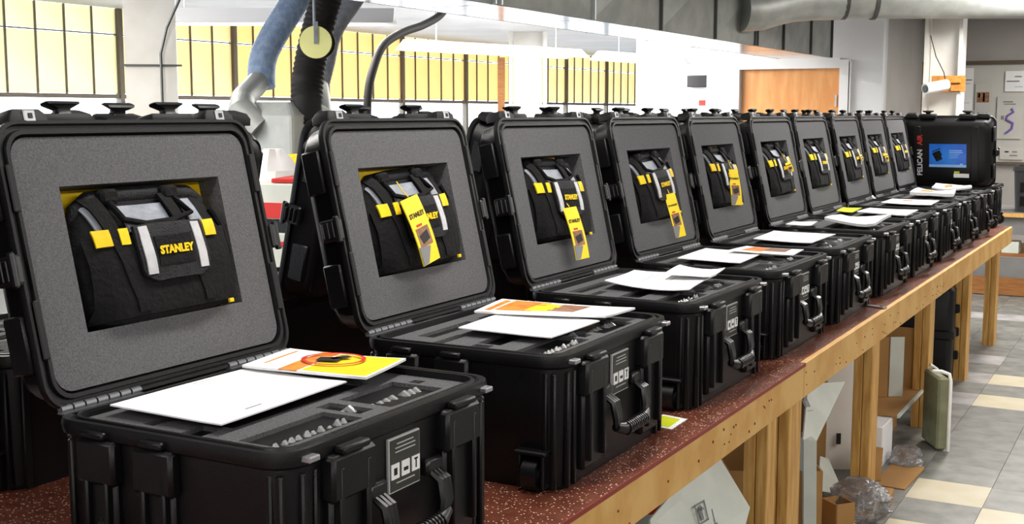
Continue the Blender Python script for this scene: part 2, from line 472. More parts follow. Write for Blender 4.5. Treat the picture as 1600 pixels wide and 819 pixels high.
# ---------------------------------------------------------------- ceiling duct
dt = empty('ceiling_duct', (-3.45, 6, 2.09)); tag(dt, 'long rectangular galvanised air duct with cross-broken panels under the ceiling', 'duct')
ds = [3.95, 5.30, 6.42, 7.45, 8.49, 9.45, 10.2, 11.06, 11.8]
for a, b in zip(ds[:-1], ds[1:]):
    for side in ((-3.0, 1), (-3.5, -1)):
        x, s = side
        bm = NB(); z0, z1 = 2.125, 2.695
        c = [bm.verts.new(p) for p in ((x, a, z0), (x, b, z0), (x, b, z1), (x, a, z1))]
        m_ = bm.verts.new((x + s * .05, (a + b) / 2, (z0 + z1) / 2))
        d_ = [bm.verts.new(p) for p in ((x - s * .02, a, z0), (x - s * .02, b, z0), (x - s * .02, b, z1), (x - s * .02, a, z1))]
        for i in range(4):
            bm.faces.new((c[i], c[(i + 1) % 4], m_)); bm.faces.new((c[i], d_[i], d_[(i + 1) % 4], c[(i + 1) % 4]))
        bm.faces.new(d_[::-1])
        o = link('panel', bm, 'duct', None); o.parent = dt; o.matrix_parent_inverse = Matrix.Translation((3.45, -6, -2.09))
    bm = NB(); box(bm, (-3.25, (a + b) / 2, 2.131), (.48, b - a - .02, .012)); o = link('bottom_panel', bm, 'duct_smooth'); o.parent = dt; o.matrix_parent_inverse = Matrix.Translation((3.45, -6, -2.09))
for i, y in enumerate(ds):
    bm = NB(); bright = i in (1, 2)
    for dy in ((-.03, .03) if i in (1, 5) else (0,)):
        box(bm, (-2.995, y + dy, 2.41), (.035, .014, .57)); box(bm, (-3.505, y + dy, 2.41), (.035, .014, .57))
    o = link('flange', bm, 'duct_bright' if bright else 'duct_flange'); o.parent = dt; o.matrix_parent_inverse = Matrix.Translation((3.45, -6, -2.09))
bm = NB(); box(bm, (-3.25, 11.8, 2.41), (.5, .01, .56)); o = link('end_cap', bm, 'duct'); o.parent = dt; o.matrix_parent_inverse = Matrix.Translation((3.45, -6, -2.09))
bm = NB(); box(bm, (-2.975, 6.02, 2.30), (.01, .26, .10)); o = link('access_plate', bm, 'orange_wood'); o.parent = dt; o.matrix_parent_inverse = Matrix.Translation((3.45, -6, -2.09)); o['label'] = 'tan plate on the duct side'
# round pipe
pp = empty('round_pipe', (-2.9, 9.45, 2.49)); tag(pp, 'round galvanised pipe elbowing out of the duct and running right under the ceiling', 'pipe')
def rel(bm, o): bmesh.ops.translate(bm, verts=bm.verts[:], vec=-Vector(o))
O = (-2.9, 9.45, 2.49)
rt_ = Vector((.877, .481, 0))
path = [Vector((-2.97, 9.00, 2.37)), Vector((-2.92, 9.05, 2.372)), Vector((-2.86, 9.13, 2.385)), Vector((-2.79, 9.24, 2.42)), Vector((-2.70, 9.37, 2.455)), Vector((-2.56, 9.53, 2.475)), Vector((-2.40, 9.66, 2.48))]
bm = NB(); tube(bm, path, .165, 20); rel(bm, O); link('elbow', bm, 'pipe', pp, smooth=True)
e0 = Vector((-2.40, 9.66, 2.48))
bm = NB(); tube(bm, [e0, e0 + rt_ * 4.6], .155, 24); rel(bm, O); link('pipe_run', bm, 'pipe', pp, smooth=True)
for d in (.02, .25, 1.5, 3.0):
    bm = NB(); tube(bm, [e0 + rt_ * d, e0 + rt_ * (d + .03)], .164, 24); rel(bm, O); link('seam_band', bm, 'duct_flange', pp, smooth=True)


# ---------------------------------------------------------------- fluorescent fittings
def fitting(name, a, b, z, width, label, grp=None, lit=18, flip=False):
    a = Vector((a[0], a[1], z)); b = Vector((b[0], b[1], z)); d = (b - a); Ln = d.length; ang = math.atan2(d.y, d.x)
    t = empty(name, (a + b) / 2, ang); tag(t, label, 'lamp', grp)
    bm = NB(); w2 = width / 2
    prof = [(-w2, 0), (-w2 * .5, .07), (-.05, .10), (.05, .10), (w2 * .5, .07), (w2, 0), (w2 * .98, -.004), (w2 * .46, .062), (.05, .092), (-.05, .092), (-w2 * .46, .062), (-w2 * .98, -.004)]
    loft(bm, [[(-Ln / 2, y, zz) for y, zz in prof], [(Ln / 2, y, zz) for y, zz in prof]])
    link('reflector', bm, 'white', t)
    for y in (-.06, .06):
        bm = NB(); cyl(bm, (-Ln / 2 + .05, y, .035), (Ln / 2 - .05, y, .035), .016, 10); link('tube', bm, 'tube', t, smooth=True)
    for x in (-Ln * .35, Ln * .35):
        bm = NB(); cyl(bm, (x, 0, .10), (x, 0, 2.70 - z), .006, 6); link('hanger_rod', bm, 'steel', t)
    l = area('lamp_glow', (0, 0, .015), Ln - .15, .18, lit); l.parent = t
    return t


fitting('fluorescent_fitting', (-6.2, 6.15), (-4.75, 7.0), 2.20, .34, 'nearer white fluorescent fitting hung in front of the yellow windows, above the hoses', lit=40)
fitting('fluorescent_fitting', (-6.75, 10.15), (-6.1, 12.7), 2.22, .34, 'middle white fluorescent fitting, past the curved black hose', lit=40)
fitting('fluorescent_fitting', (-6.0, 13.1), (-5.6, 15.6), 2.22, .34, 'farthest white fluorescent fitting, left of the orange door', lit=40)
for i, (lx, ly) in enumerate(LAMPS):
    t = empty('ceiling_fitting', (lx, ly, 2.64)); tag(t, 'white ceiling strip fitting over the aisle right of the workbench, %s from the near wall' % ORDL[i], 'lamp', 'ceiling strip fittings over the aisle')
    bm = NB(); box(bm, (0, 0, .02), (.34, 2.3, .05), .005); link('housing', bm, 'white', t)

# ---------------------------------------------------------------- columns
def column(loc, w, d, label, zt_=2.70, flange=True, mtl='white_col'):
    c = empty('steel_column', loc); tag(c, label, 'column')
    bm = NB()
    box(bm, (0, 0, zt_ / 2), (w * .78, .02, zt_)); link('web', bm, mtl, c)
    for s in (-1, 1):
        bm = NB(); box(bm, (s * w / 2 * .93, 0, zt_ / 2), (w * .1, d, zt_), .003); link('flange', bm, mtl, c)
    bm = NB(); box(bm, (0, 0, .01), (w * 1.4, d * 1.4, .02)); link('base_plate', bm, mtl, c)
    return c


column((-1.735, 10.5, 0), .285, .22, 'white steel column with the security camera, behind the far black case', 2.70)
c1 = column((-5.55, 5.55, 0), .26, .26, 'white steel column left in front of the yellow windows', 2.70); c1.rotation_euler.z = R(40)
c1.scale = (1, 1, 1)
bm = NB(); box(bm, (0, 0, 1.35), (.30, .012, 2.7)); 
o = link('face_plate', bm, 'white_col', c1); o.location = (0, -.13, 0)
bm = NB(); tube(bm, [(.06, -.16, 0), (.06, -.16, 1.95), (.10, -.17, 2.1), (.22, -.18, 2.35), (.3, -.18, 2.69)], .009, 6)
o = link('conduit', bm, 'duct_flange', c1)
bm = NB(); box(bm, (0, -.14, 1.88), (.36, .01, .012)); link('strap_band', bm, 'duct_flange', c1)
c2 = column((-7.9, 14.85, 0), .50, .3, 'white steel column with a brown edge between the two groups of yellow windows', 2.70); c2.rotation_euler.z = R(28)
bm = NB(); box(bm, (-.36, -.1, 1.35), (.10, .05, 2.0)); link('brown_strip', bm, 'kick', c2)
# security camera with wooden blocks on the far column
sc_ = empty('security_camera', (-1.73, 10.36, 1.80)); tag(sc_, 'white bullet security camera on an orange wooden block on the far column', 'camera')
bm = NB(); box(bm, (.05, .015, .03), (.26, .02, .13), .003); link('wood_block', bm, 'orange_wood', sc_)
bm = NB(); box(bm, (.10, -.01, .055), (.1, .03, .04), .004); box(bm, (.11, -.01, -.005), (.07, .03, .05), .004); link('wood_clamp', bm, 'orange_wood', sc_)
bm = NB(); tube(bm, [(-.085, -.22, -.012), (.05, -.06, .022)], .044, 16); link('body', bm, 'white', sc_, smooth=True)
bm = NB(); tube(bm, [(-.090, -.226, -.013), (-.084, -.219, -.012)], .030, 16); link('lens', bm, 'screen', sc_, smooth=True)
bm = NB(); tube(bm, [(.04, -.06, .05), (.02, -.03, .12), (-.05, -.01, .25), (-.10, 0, .42)], .004, 6); link('cable', bm, 'hose_black', sc_)

# ---------------------------------------------------------------- whiteboard and shelves at the back
wb = empty('notice_board', (-1.2, 14.28, 1.60)); tag(wb, 'wide framed notice board covered with pale sheets on the back wall', 'board')
bm = NB(); box(bm, (0, 0, 0), (2.75, .02, 1.06)); link('panel', bm, 'wb', wb)
bm = NB()
box(bm, (-1.39, -.01, 0), (.05, .05, 1.1), .004); link('side_rail', bm, 'kick', wb)
bm = NB(); box(bm, (0, -.01, .545), (2.8, .05, .04)); box(bm, (0, -.01, -.545), (2.8, .05, .03)); link('rail', bm, 'mullion', wb)
def note(x, z, w, h, label, mt='paper', prints=()):
    s = empty('notice_sheet', (x, 14.255, z)); tag(s, label, 'notice')
    bm = NB(); box(bm, (0, 0, 0), (w, .004, h)); link('sheet', bm, mt, s)
    for (px, pz, pw, ph, pm) in prints:
        bm = NB(); box(bm, (px, -.003, pz), (pw, .003, ph)); link('print', bm, pm, s)
note(-2.105, 1.66, .12, .86, 'tall narrow pale sheet beside the white column on the notice board', 'paper', [(0, .30, .09, .012, 'ink_grey'), (0, .26, .07, .008, 'ink_lightgrey'), (0, .05, .06, .006, 'ink_lightgrey')])
note(-1.94, 1.74, .16, .36, 'sheet with a brown picture on the notice board', 'wb', [(-.0, .03, .13, .11, 'ink_brown'), (.01, .03, .02, .09, 'ink_white'), (-.04, .05, .02, .05, 'ink'), (0, -.09, .12, .03, 'ink_lightgrey'), (0, -.14, .10, .012, 'ink_grey')])
note(-1.62, 1.94, .20, .22, 'white sheet with printed lines high on the notice board', 'paper', [(.03, .05, .07, .012, 'ink_grey'), (-.02, 0, .13, .012, 'ink_grey'), (.04, -.06, .08, .008, 'ink_lightgrey')])
s = empty('notice_sheet', (-1.66, 14.255, 1.55)); tag(s, 'tall sheet with a purple squiggle diagram on the notice board', 'notice')
bm = NB(); box(bm, (0, 0, 0), (.26, .004, .46)); link('sheet', bm, 'wb', s)
bm = NB(); tube(bm, [(.02, -.006, .10), (.04, -.006, .06), (-.02, -.006, .02), (-.03, -.006, -.02), (.04, -.006, -.06), (.03, -.006, -.12), (-.03, -.006, -.17)], .014, 6); link('print', bm, 'ink_purple', s)
bm = NB(); box(bm, (-.02, -.003, .17), (.10, .003, .014)); box(bm, (.0, -.003, .145), (.12, .003, .01)); box(bm, (-.07, -.003, .0), (.03, .003, .04)); link('print', bm, 'ink_grey', s)
note(-1.62, 1.16, .24, .13, 'low sheet with dark handwriting on the notice board', 'wb', [(-.05, .02, .04, .015, 'ink'), (.03, .02, .05, .014, 'ink_grey'), (.02, -.02, .08, .012, 'ink_grey')])
# back workbench
wbn = empty('back_workbench', (-.3, 11.9, 0)); tag(wbn, 'low grey workbench with an edge strip and brown kick board behind the pine bench end', 'workbench')
bm = NB(); box(bm, (0, 0, .715), (2.6, 1.1, .03)); link('top', bm, 'bench_grey', wbn)
bm = NB(); box(bm, (0, -.56, .715), (2.6, .02, .035)); link('edge_strip', bm, 'wood', wbn)
bm = NB(); box(bm, (0, -.51, .62), (2.6, .02, .16)); link('apron', bm, 'bench_grey', wbn)
bm = NB(); box(bm, (0, 0, .36), (2.5, 1.0, .03)); link('shelf', bm, 'kick', wbn)
bm = NB(); box(bm, (0, -.49, .23), (2.5, .02, .2)); link('lower_board', bm, 'bench_grey', wbn)
bm = NB(); box(bm, (0, -.56, .09), (2.55, .04, .15)); link('kick_board', bm, 'kick', wbn)
for sx in (-1.24, 1.24):
    for sy in (-.45, .45):
        bm = NB(); box(bm, (sx, sy, .35), (.07, .07, .70)); link('leg', bm, 'bench_grey', wbn)
cr0 = None
for i in range(4):
    cr = empty('storage_crate', (-1.05 + .5 * i, 11.72, .732)); tag(cr, 'black slotted plastic crate on the back workbench, %s from the bench end' % ['first', 'second', 'third', 'fourth'][i], 'crate', 'black crates on the back workbench')
    bm = NB(); rg = [rrect(.42, .42, .03, 3), rrect(.46, .46, .03, 3), rrect(.48, .48, .03, 3), rrect(.48, .48, .03, 3), rrect(.45, .45, .03, 3), rrect(.41, .41, .03, 3)]
    zz = [0, .36, .36, .40, .40, .02]
    loft(bm, [[(a, b, z) for a, b in r_] for r_, z in zip(rg, zz)]); link('body', bm, 'crate', cr)
    bm = NB()
    for xx in (-.15, -.05, .05, .15):
        for z in (.10, .22): box(bm, (xx, -.222 - z * .05, z), (.05, .006, .08), .0025)
    link('slot', bm, 'screen', cr)
o = empty('white_carton', (-1.27, 11.5, .375)); tag(o, 'small white carton on the lower shelf of the back workbench', 'box')
bm = NB(); box(bm, (0, 0, .05), (.14, .2, .10), .003); link('body', bm, 'card_white', o)
bm = NB(); box(bm, (0, 0, .102), (.14, .03, .003)); link('tape', bm, 'card', o)

# ---------------------------------------------------------------- extraction hoses and their metal box
hs = empty('dust_collector', (-4.75, 5.8, 0)); tag(hs, 'galvanised dust collector box with branching spouts seen between the first two open lids', 'machine')
O = (-4.75, 5.8, 0)
bm = NB(); loft(bm, [[(a - 4.75, b + 5.80, z) for a, b in rrect(w_, l_, .03, 3)] for w_, l_, z in ((.45, .40, .75), (.50, .44, .8), (.50, .44, 1.58), (.34, .3, 1.66))]); rel(bm, O); link('cabinet', bm, 'duct', hs)
bm = NB(); tube(bm, [(-4.78, 5.62, 1.50), (-4.88, 5.58, 1.60), (-5.02, 5.75, 1.68), (-5.05, 5.95, 1.80)], [.10, .09, .075, .07], 14); rel(bm, O); link('spout', bm, 'duct', hs, smooth=True)
bm = NB(); tube(bm, [(-4.6, 5.95, 1.50), (-4.68, 6.05, 1.64), (-4.78, 6.19, 1.76)], [.10, .08, .06], 14); rel(bm, O); link('spout', bm, 'duct', hs, smooth=True)
bm = NB(); tube(bm, [(-4.6, 5.73, 1.45), (-4.6, 5.73, 1.60)], .095, 14); rel(bm, O); link('spout', bm, 'duct', hs, smooth=True)
bm = NB(); box(bm, (0, 0, .37), (.36, .32, .74)); link('stand', bm, 'duct_flange', hs)
def hose(name, path, r, mt, label, ridge=.006, pitch=.022, n=14):
    P = [Vector(p) for p in path]
    # resample with catmull-rom
    pts = []
    for i in range(len(P) - 1):
        p0, p1, p2, p3 = P[max(i - 1, 0)], P[i], P[i + 1], P[min(i + 2, len(P) - 1)]
        k = max(2, int((p2 - p1).length / (pitch / 2)))
        for j in range(k):
            t = j / k
            pts.append(.5 * ((2 * p1) + (p2 - p0) * t + (2 * p0 - 5 * p1 + 4 * p2 - p3) * t * t + (3 * p1 - p0 - 3 * p2 + p3) * t ** 3))
    pts.append(P[-1])
    rr = [r + (ridge if i % 2 else 0) for i in range(len(pts))]
    bm = NB(); tube(bm, pts, rr, n); o = link(name, bm, mt, smooth=True); tag(o, label, 'hose'); return o
hose('flexible_hose', [(-5.05, 5.96, 1.76), (-5.07, 6.0, 1.92), (-5.04, 6.05, 2.05), (-4.96, 6.14, 2.24), (-4.85, 6.25, 2.5), (-4.8, 6.3, 2.68)], .085, 'hose_blue', 'blue-grey flexible extraction hose left of the thick black hose', .002)
hose('flexible_hose', [(-4.55, 5.75, 1.52), (-4.55, 5.77, 1.66), (-4.56, 5.80, 1.80), (-4.54, 5.84, 2.0), (-4.48, 5.88, 2.25), (-4.42, 5.92, 2.45), (-4.35, 5.95, 2.68)], .090, 'hose_black', 'thick ribbed black flexible hose behind the yellow disc', .006, .03)
hose('flexible_hose', [(-4.80, 6.20, 1.72), (-4.80, 6.28, 1.90), (-4.8, 6.38, 2.12), (-4.7, 6.5, 2.35), (-4.6, 6.7, 2.68)], .06, 'hose_grey', 'grey flexible extraction hose right of the thick black hose', .002)
hose('curved_hose', [(-6.0, 8.40, 1.30), (-6.0, 8.43, 1.74), (-6.0, 8.52, 1.98), (-6.0, 8.67, 2.17), (-6.0, 8.95, 2.29), (-6.0, 9.3, 2.38), (-6.0, 9.6, 2.5), (-6.0, 9.8, 2.70)], .035, 'hose_black', 'slim curved black hose arching in front of the yellow windows', .001)
dc = empty('yellow_disc', (-4.2, 5.42, 1.98)); tag(dc, 'pale yellow round disc hanging on a dark strip before the black hose', 'sign')
bm = NB(); tube(bm, [Vector((.012, -.02, 0)), Vector((-.0, .0, 0))], .088, 28); link('disc', bm, 'disc', dc, smooth=True)
bm = NB(); tube(bm, [Vector((.0, .0, 0)), Vector((-.02, .03, 0))], .084, 28); bmesh.ops.translate(bm, verts=bm.verts[:], vec=(.018, .01, -.004)); link('backing', bm, 'hose_black', dc, smooth=True)
bm = NB(); box(bm, (.018, -.024, .05), (.022, .006, .12), rot=rot_z(R(30))); box(bm, (-.01, .0, .42), (.012, .012, .68)); link('hanger', bm, 'hose_grey', dc)

# ---------------------------------------------------------------- side table behind the cases
stb = empty('side_table', (-3.75, 4.75, 0)); tag(stb, 'side table of stacked goods seen between the first two open lids', 'table')
bm = NB(); box(bm, (0, 0, .86), (.8, 1.5, .04), .004); link('top', bm, 'bench_grey', stb)
for sx in (-.35, .35):
    for sy in (-.7, .7):
        bm = NB(); box(bm, (sx, sy, .42), (.05, .05, .84)); link('leg', bm, 'duct_flange', stb)
def carton(c, s, rz, mt, label, extra=()):
    o = empty('carton', c, rz); tag(o, label, 'box')
    bm = NB(); box(bm, (0, 0, s[2] / 2), s, .004); link('body', bm, mt, o)
    for (cc, ss, mm) in extra:
        bm = NB(); box(bm, cc, ss); link('print', bm, mm, o)
    return o
carton((-3.62, 4.50, .882), (.34, .40, .17), R(8), 'card_white', 'lowest white carton with a red stripe in the stack between the first two lids', [((0, -.202, .12), (.34, .004, .025), 'ink_red'), ((.172, 0, .12), (.004, .40, .025), 'ink_red')])
carton((-3.62, 4.50, 1.054), (.30, .36, .06), R(2), 'screen', 'flat black box in the middle of the stack between the first two lids')
carton((-3.62, 4.50, 1.116), (.34, .42, .16), R(6), 'card_white', 'white carton with red letter marks, upper in the stack between the first two lids', [((0, -.212, .04), (.34, .004, .07), 'ink_red'), ((.172, 0, .04), (.004, .42, .07), 'ink_red'), ((.175, -.10, .04), (.003, .03, .05), 'ink_white'), ((.175, -.02, .04), (.003, .03, .05), 'ink_white'), ((.175, .06, .04), (.003, .03, .05), 'ink_white')])
carton((-3.58, 4.50, 1.278), (.2, .3, .02), R(20), 'ink_red', 'flat red packet on top of the carton stack between the first two lids')
# crumpled white bag
bm = NB(); rings = []
for k in range(9):
    t = k / 8; rr_ = .11 * (1 - .12 * t) * (1 - .55 * max(0, t - .75) / .25)
    rings.append([(math.cos(a) * (rr_ + .045 * noise.noise(Vector((math.cos(a) * 2, math.sin(a) * 2, t * 3)))), math.sin(a) * (rr_ + .045 * noise.noise(Vector((math.cos(a) * 3, math.sin(a) * 3, t * 4 + 5)))), t * .24) for a in [2 * math.pi * q / 16 for q in range(16)]])
loft(bm, rings); o = link('paper_bag', bm, 'paper', smooth=True, loc=(-3.9, 4.68, 1.00)); tag(o, 'crumpled white bag standing behind the carton stack', 'bag')
o.scale = (1, 1, 1.75)
o = carton((-4.25, 5.08, .882), (.12, .16, .50), 0, 'yellow', 'upright yellow box behind the white bag')
o.location = (-4.02, 5.02, .882)
mo = empty('monitor', (-3.88, 5.08, .882), R(50)); tag(mo, 'dark monitor beside the galvanised collector, between the first two lids', 'monitor')
bm = NB(); box(bm, (0, 0, .47), (.24, .03, .34), .006); link('screen', bm, 'screen', mo)
bm = NB(); box(bm, (0, .02, .16), (.04, .03, .32)); link('stem', bm, 'crate', mo)
bm = NB(); box(bm, (0, .02, .01), (.18, .14, .015), .003); link('foot', bm, 'crate', mo)

# ================================================================== the long pine workbench
TT = .80; XF = -1.015; XB = -2.64; YN, YF = -.60, 9.22
wkb = empty('pine_workbench', (-1.83, 4.3, 0)); tag(wkb, 'long pine workbench with a red speckled laminate top carrying the row of cases', 'workbench')
OB = (-1.83, 4.3, 0)
def wpart(name, bm, m, smooth=False):
    rel(bm, OB); return link(name, bm, m, wkb, smooth=smooth)
for a, b, x1 in ((YN, 3.80, XF), (3.803, 6.40, XF - .022), (6.403, YF, XF - .022)):
    bm = NB(); box(bm, ((x1 + XB) / 2, (a + b) / 2, TT - .006), (x1 - XB, b - a, .012)); wpart('top_sheet', bm, 'laminate')
    bm = NB(); box(bm, ((x1 + XB) / 2, (a + b) / 2, TT - .016), (x1 - XB - .040, b - a, .008)); wpart('core_sheet', bm, 'edge_red')
    bm = NB(); box(bm, (x1 + .001, (a + b) / 2, TT - .0055), (.003, b - a, .011)); wpart('red_edge', bm, 'edge_red')
for a, b, z1 in ((YN, 3.80, TT - .0125), (3.803, 6.40, TT - .002), (6.403, YF, TT - .002)):
    bm = NB(); box(bm, (XF - .005 - .016, (a + b) / 2, (z1 + .682) / 2), (.036, b - a - .004, z1 - .682), .003); wpart('apron_board', bm, 'wood')
    bm = NB(); box(bm, (XB + .02, (a + b) / 2, (TT - .021 + .682) / 2), (.036, b - a - .004, TT - .021 - .682), .003); wpart('apron_board', bm, 'wood')
bm = NB(); box(bm, ((XF + XB) / 2, YF - .02, .725), (XF - XB - .08, .036, .086), .003); wpart('apron_board', bm, 'wood')
rk = random.Random(5)
bm = NB()
for k in range(60):
    y = rk.uniform(1.6, 6.5); z = rk.uniform(.69, .765); cyl(bm, (XF - .004, y, z), (XF - .001, y, z), rk.choice([.0025, .003, .004]), 6)
o = wpart('nail_marks', bm, 'wood_end'); o['kind'] = 'stuff'
for py, w_ in ((-.5, .14), (1.1, .14), (2.42, .14), (3.60, .09), (3.86, .14), (5.06, .13), (6.36, .13), (7.62, .13), (8.88, .13)):
    for k in range(2):
        bm = NB(); box(bm, (XF - .042 - .019 - .039 * k, py, .341 - .001 * k), (.037, w_, .682), .003); wpart('post', bm, 'wood_post')
    bm = NB(); box(bm, (XF - .042 - .0005 - .0, py, .70), (.001, .04, .04)); bm.free()
    if py not in (3.60,):
        bm = NB(); box(bm, (XB + .07, py, .341), (.07, w_, .682), .003); wpart('post', bm, 'wood_post')
        bm = NB(); box(bm, ((XF + XB) / 2, py, .725), (XF - XB - .12, .036, .086), .003); wpart('cross_beam', bm, 'wood')

# ================================================================== hard case
TILT = R(-12.5); CL, CW = .63, .50; RIM = .292
HX = -CW / 2 + .012


def make_case():
    root = empty('hard_case', (0, 0, 0))
    # base shell
    bm = NB()
    S = [(.455, .565, .05, .004), (.47, .58, .05, .0), (.478, .588, .05, .012), (.486, .606, .05, .245), (.486, .606, .05, .262), (.500, .626, .055, .268), (.504, .630, .055, .28), (.500, .626, .055, RIM),
         (.480, .606, .05, RIM), (.474, .600, .048, RIM - .005), (.466, .592, .045, RIM - .005), (.462, .588, .045, RIM + .001), (.450, .576, .04, RIM + .001), (.446, .572, .04, RIM - .02)]
    loft(bm, [[(a, b, z) for a, b in rrect(w, l, r)] for w, l, r, z in S])
    # corner and side ribs
    for y in (-.265, -.235, .235, .265): box(bm, (.2415, y, .13), (.012, .012, .25), .003)
    for y in (-.285, .285):
        s = 1 if y > 0 else -1
        for x in (-.215, .205, .225): box(bm, (x, s * .2965, .13), (.012, .012, .25), .003)
    for y in (-.27, .27): box(bm, (-.2415, y, .13), (.012, .02, .25), .003)
    link('base_shell', bm, 'shell', root, smooth=True)
    # pillars and latch strikes, front
    for y in (-.165, .165):
        bm = NB()
        box(bm, (.252, y, .232), (.034, .115, .074), .006)
        box(bm, (.246, y, .13), (.022, .10, .20), .006)
        box(bm, (.262, y - .035, .15), (.016, .012, .20), .003); box(bm, (.262, y + .035, .15), (.016, .012, .20), .003)
        box(bm, (.262, y, .275), (.022, .07, .012), .003)
        link('latch_strike', bm, 'shell_rim', root, smooth=True)
    for s in (-1, 1):
        for x in (-.135, -.01):
            bm = NB()
            box(bm, (x, s * .312, .232), (.085, .026, .074), .006)
            box(bm, (x, s * .304, .14), (.07, .018, .19), .006)
            box(bm, (x - .022, s * .318, .15), (.01, .014, .16), .003); box(bm, (x + .022, s * .318, .15), (.01, .014, .16), .003)
            box(bm, (x, s * .320, .277), (.05, .016, .012), .003)
            link('latch_strike', bm, 'shell_rim', root, smooth=True)
    # lock plates at the rim corners
    for y in (-.262, .262):
        bm = NB(); box(bm, (.256, y, .278), (.018, .026, .010), .002, mi=0)
        link('lock_plate', bm, 'steel', root)
    # front handle and end handles
    def handle(M_, nm='handle'):
        bm = NB()
        for y in (-.085, .085):
            for dy in (-.012, 0, .012):
                tube(bm, [(.0, y + dy, .175), (.030, y + dy * .9, .155), (.036, y * .98 + dy * .8, .12), (.034, y * .92 + dy * .6, .098)], [.005, .008, .008, .006], 6)
            box(bm, (.004, y, .178), (.02, .05, .03), .005)
        pth = [(.034, -.088, .100), (.040, -.062, .092), (.043, 0, .090), (.040, .062, .092), (.034, .088, .100)]
        tube(bm, pth, [.011, .014, .0145, .014, .011], 10)
        for k in range(11): tube(bm, [(.0425, -.05 + k * .01 - .002, .0905), (.0425, -.05 + k * .01 + .002, .0905)], .0165, 10)
        bm.transform(M_); return link(nm, bm, 'handle', root, smooth=True)
    handle(Matrix.Translation((.243, 0, 0)))
    for s in (-1, 1):
        handle(Matrix.Translation((-.072, s * .303, -.03)) @ Matrix.Rotation(s * math.pi / 2, 4, 'Z') @ Matrix.Scale(.62, 4, (0, 1, 0)) @ Matrix.Scale(.55, 4, (1, 0, 0)), 'side_handle')
    # label on the front
    bm = NB(); box(bm, (.2455, .0, .206), (.006, .094, .094), .001); lb = link('warning_label', bm, 'ink_lightgrey', root)
    bm = NB(); box(bm, (.2485, 0, .206), (.002, .088, .088)); link('label_field', bm, 'label_dark', lb)
    for k in range(3):
        bm = NB(); y = -.031 + .031 * k
        box(bm, (.2502, y, .196), (.0015, .024, .026), mi=0)
        if k == 0: box(bm, (.2512, y, .196), (.001, .009, .012), mi=1)
        elif k == 1: box(bm, (.2512, y, .194), (.001, .013, .006), mi=1)
        else: box(bm, (.2512, y, .196), (.001, .003, .016), mi=1); box(bm, (.2512, y, .204), (.001, .010, .003), mi=1)
        link('pictogram', bm, ['ink_white', 'ink'], lb)
    bm = NB()
    for z, l in ((.242, .05), (.235, .06), (.228, .06), (.175, .055)): box(bm, (.2500, 0, z), (.0012, l, .0018))
    link('print_lines', bm, 'ink_lightgrey', lb)['kind'] = 'stuff'
    # wheels at both ends
    for s in (-1, 1):
        for x in (-.175, .18):
            wh = empty('wheel_unit', (x, s * .285, 0), parent=root)
            bm = NB(); cyl(bm, (-.017, s * .012, .036), (.017, s * .012, .036), .036, 20); cyl(bm, (-.02, s * .012, .036), (.02, s * .012, .036), .018, 14); link('wheel', bm, 'handle', wh, smooth=True)
            bm = NB(); box(bm, (-.028, s * .010, .045), (.008, .045, .075), .002); box(bm, (.028, s * .010, .045), (.008, .045, .075), .002); box(bm, (0, s * .012, .085), (.075, .05, .010), .003)
            link('wheel_fork', bm, 'shell_rim', wh)
    # foam in the base
    bm = NB(); zf = RIM - .012
    ow, ol = .447, .573
    x0, x1, y0, y1 = -.20, .20, -.265, .265
    inner = rrect(x1 - x0, y1 - y0, .0006)
    loft(bm, [[(a, b, zf - .05) for a, b in rrect(ow, ol, .04)], [(a, b, zf) for a, b in rrect(ow, ol, .04)], [(a, b, zf) for a, b in inner]], cap0=True, cap1=False)
    PK = [(.10, .185, -.245, -.03, .045), (.07, .185, .055, .225, .04), (-.015, .03, -.255, -.20, .03), (-.12, -.06, .215, .26, .03), (-.185, -.14, -.18, .05, .03), (-.185, -.15, .10, .25, .03),
          (.07, .165, -.012, .03, .022), (-.02, .04, -.19, .19, .04), (.10, .125, .235, .26, .02), (-.11, -.085, -.24, -.12, .02)]
    xs = sorted({x0, x1, *[p[0] for p in PK], *[p[1] for p in PK]}); ys = sorted({y0, y1, *[p[2] for p in PK], *[p[3] for p in PK]})
    def dep(x, y):
        for a, b, c, d, e in PK:
            if a < x < b and c < y < d: return e
        return 0
    pocket_grid(bm, xs, ys, dep, zf)
    link('base_foam', bm, 'foam_base', root)
    # clear blister packs in the front pockets
    rb = random.Random(11)
    bm = NB()
    for (a, b, c, d) in ((.135, .18, -.235, -.04), (.085, .175, .065, .15), (.095, .175, .16, .215), (.075, .16, -.01, .028)):
        n = max(2, int((d - c) / .018))
        for k in range(n):
            yy = c + (d - c) * (k + .5) / n
            bmx = [(a + .004, yy, zf - .030), ((a + b) / 2, yy + rb.uniform(-.004, .004), zf - .012 + rb.uniform(0, .007)), (b - .004, yy + .004, zf - .028)]
            tube(bm, bmx, [.004, .0085, .004], 6)
    link('blister_packs', bm, 'clear', root, smooth=True)['kind'] = 'stuff'
    # hinges
    for y in (-.205, .205):
        bm = NB()
        for k in range(7): cyl(bm, (-.247, y - .085 + k * .026, RIM + .006), (-.247, y - .085 + k * .026 + .022, RIM + .006), .0065, 8)
        box(bm, (-.240, y, RIM + .001), (.016, .18, .003)); link('hinge', bm, 'hinge', root, smooth=True)
    # ---------------- lid, in its own frame: x = outward face normal, y = width, z = height
    lid = empty('lid', (-.243, 0, RIM + .004), parent=root, rot=(0, TILT, 0))
    bm = NB(); LH = .495; LL = .63
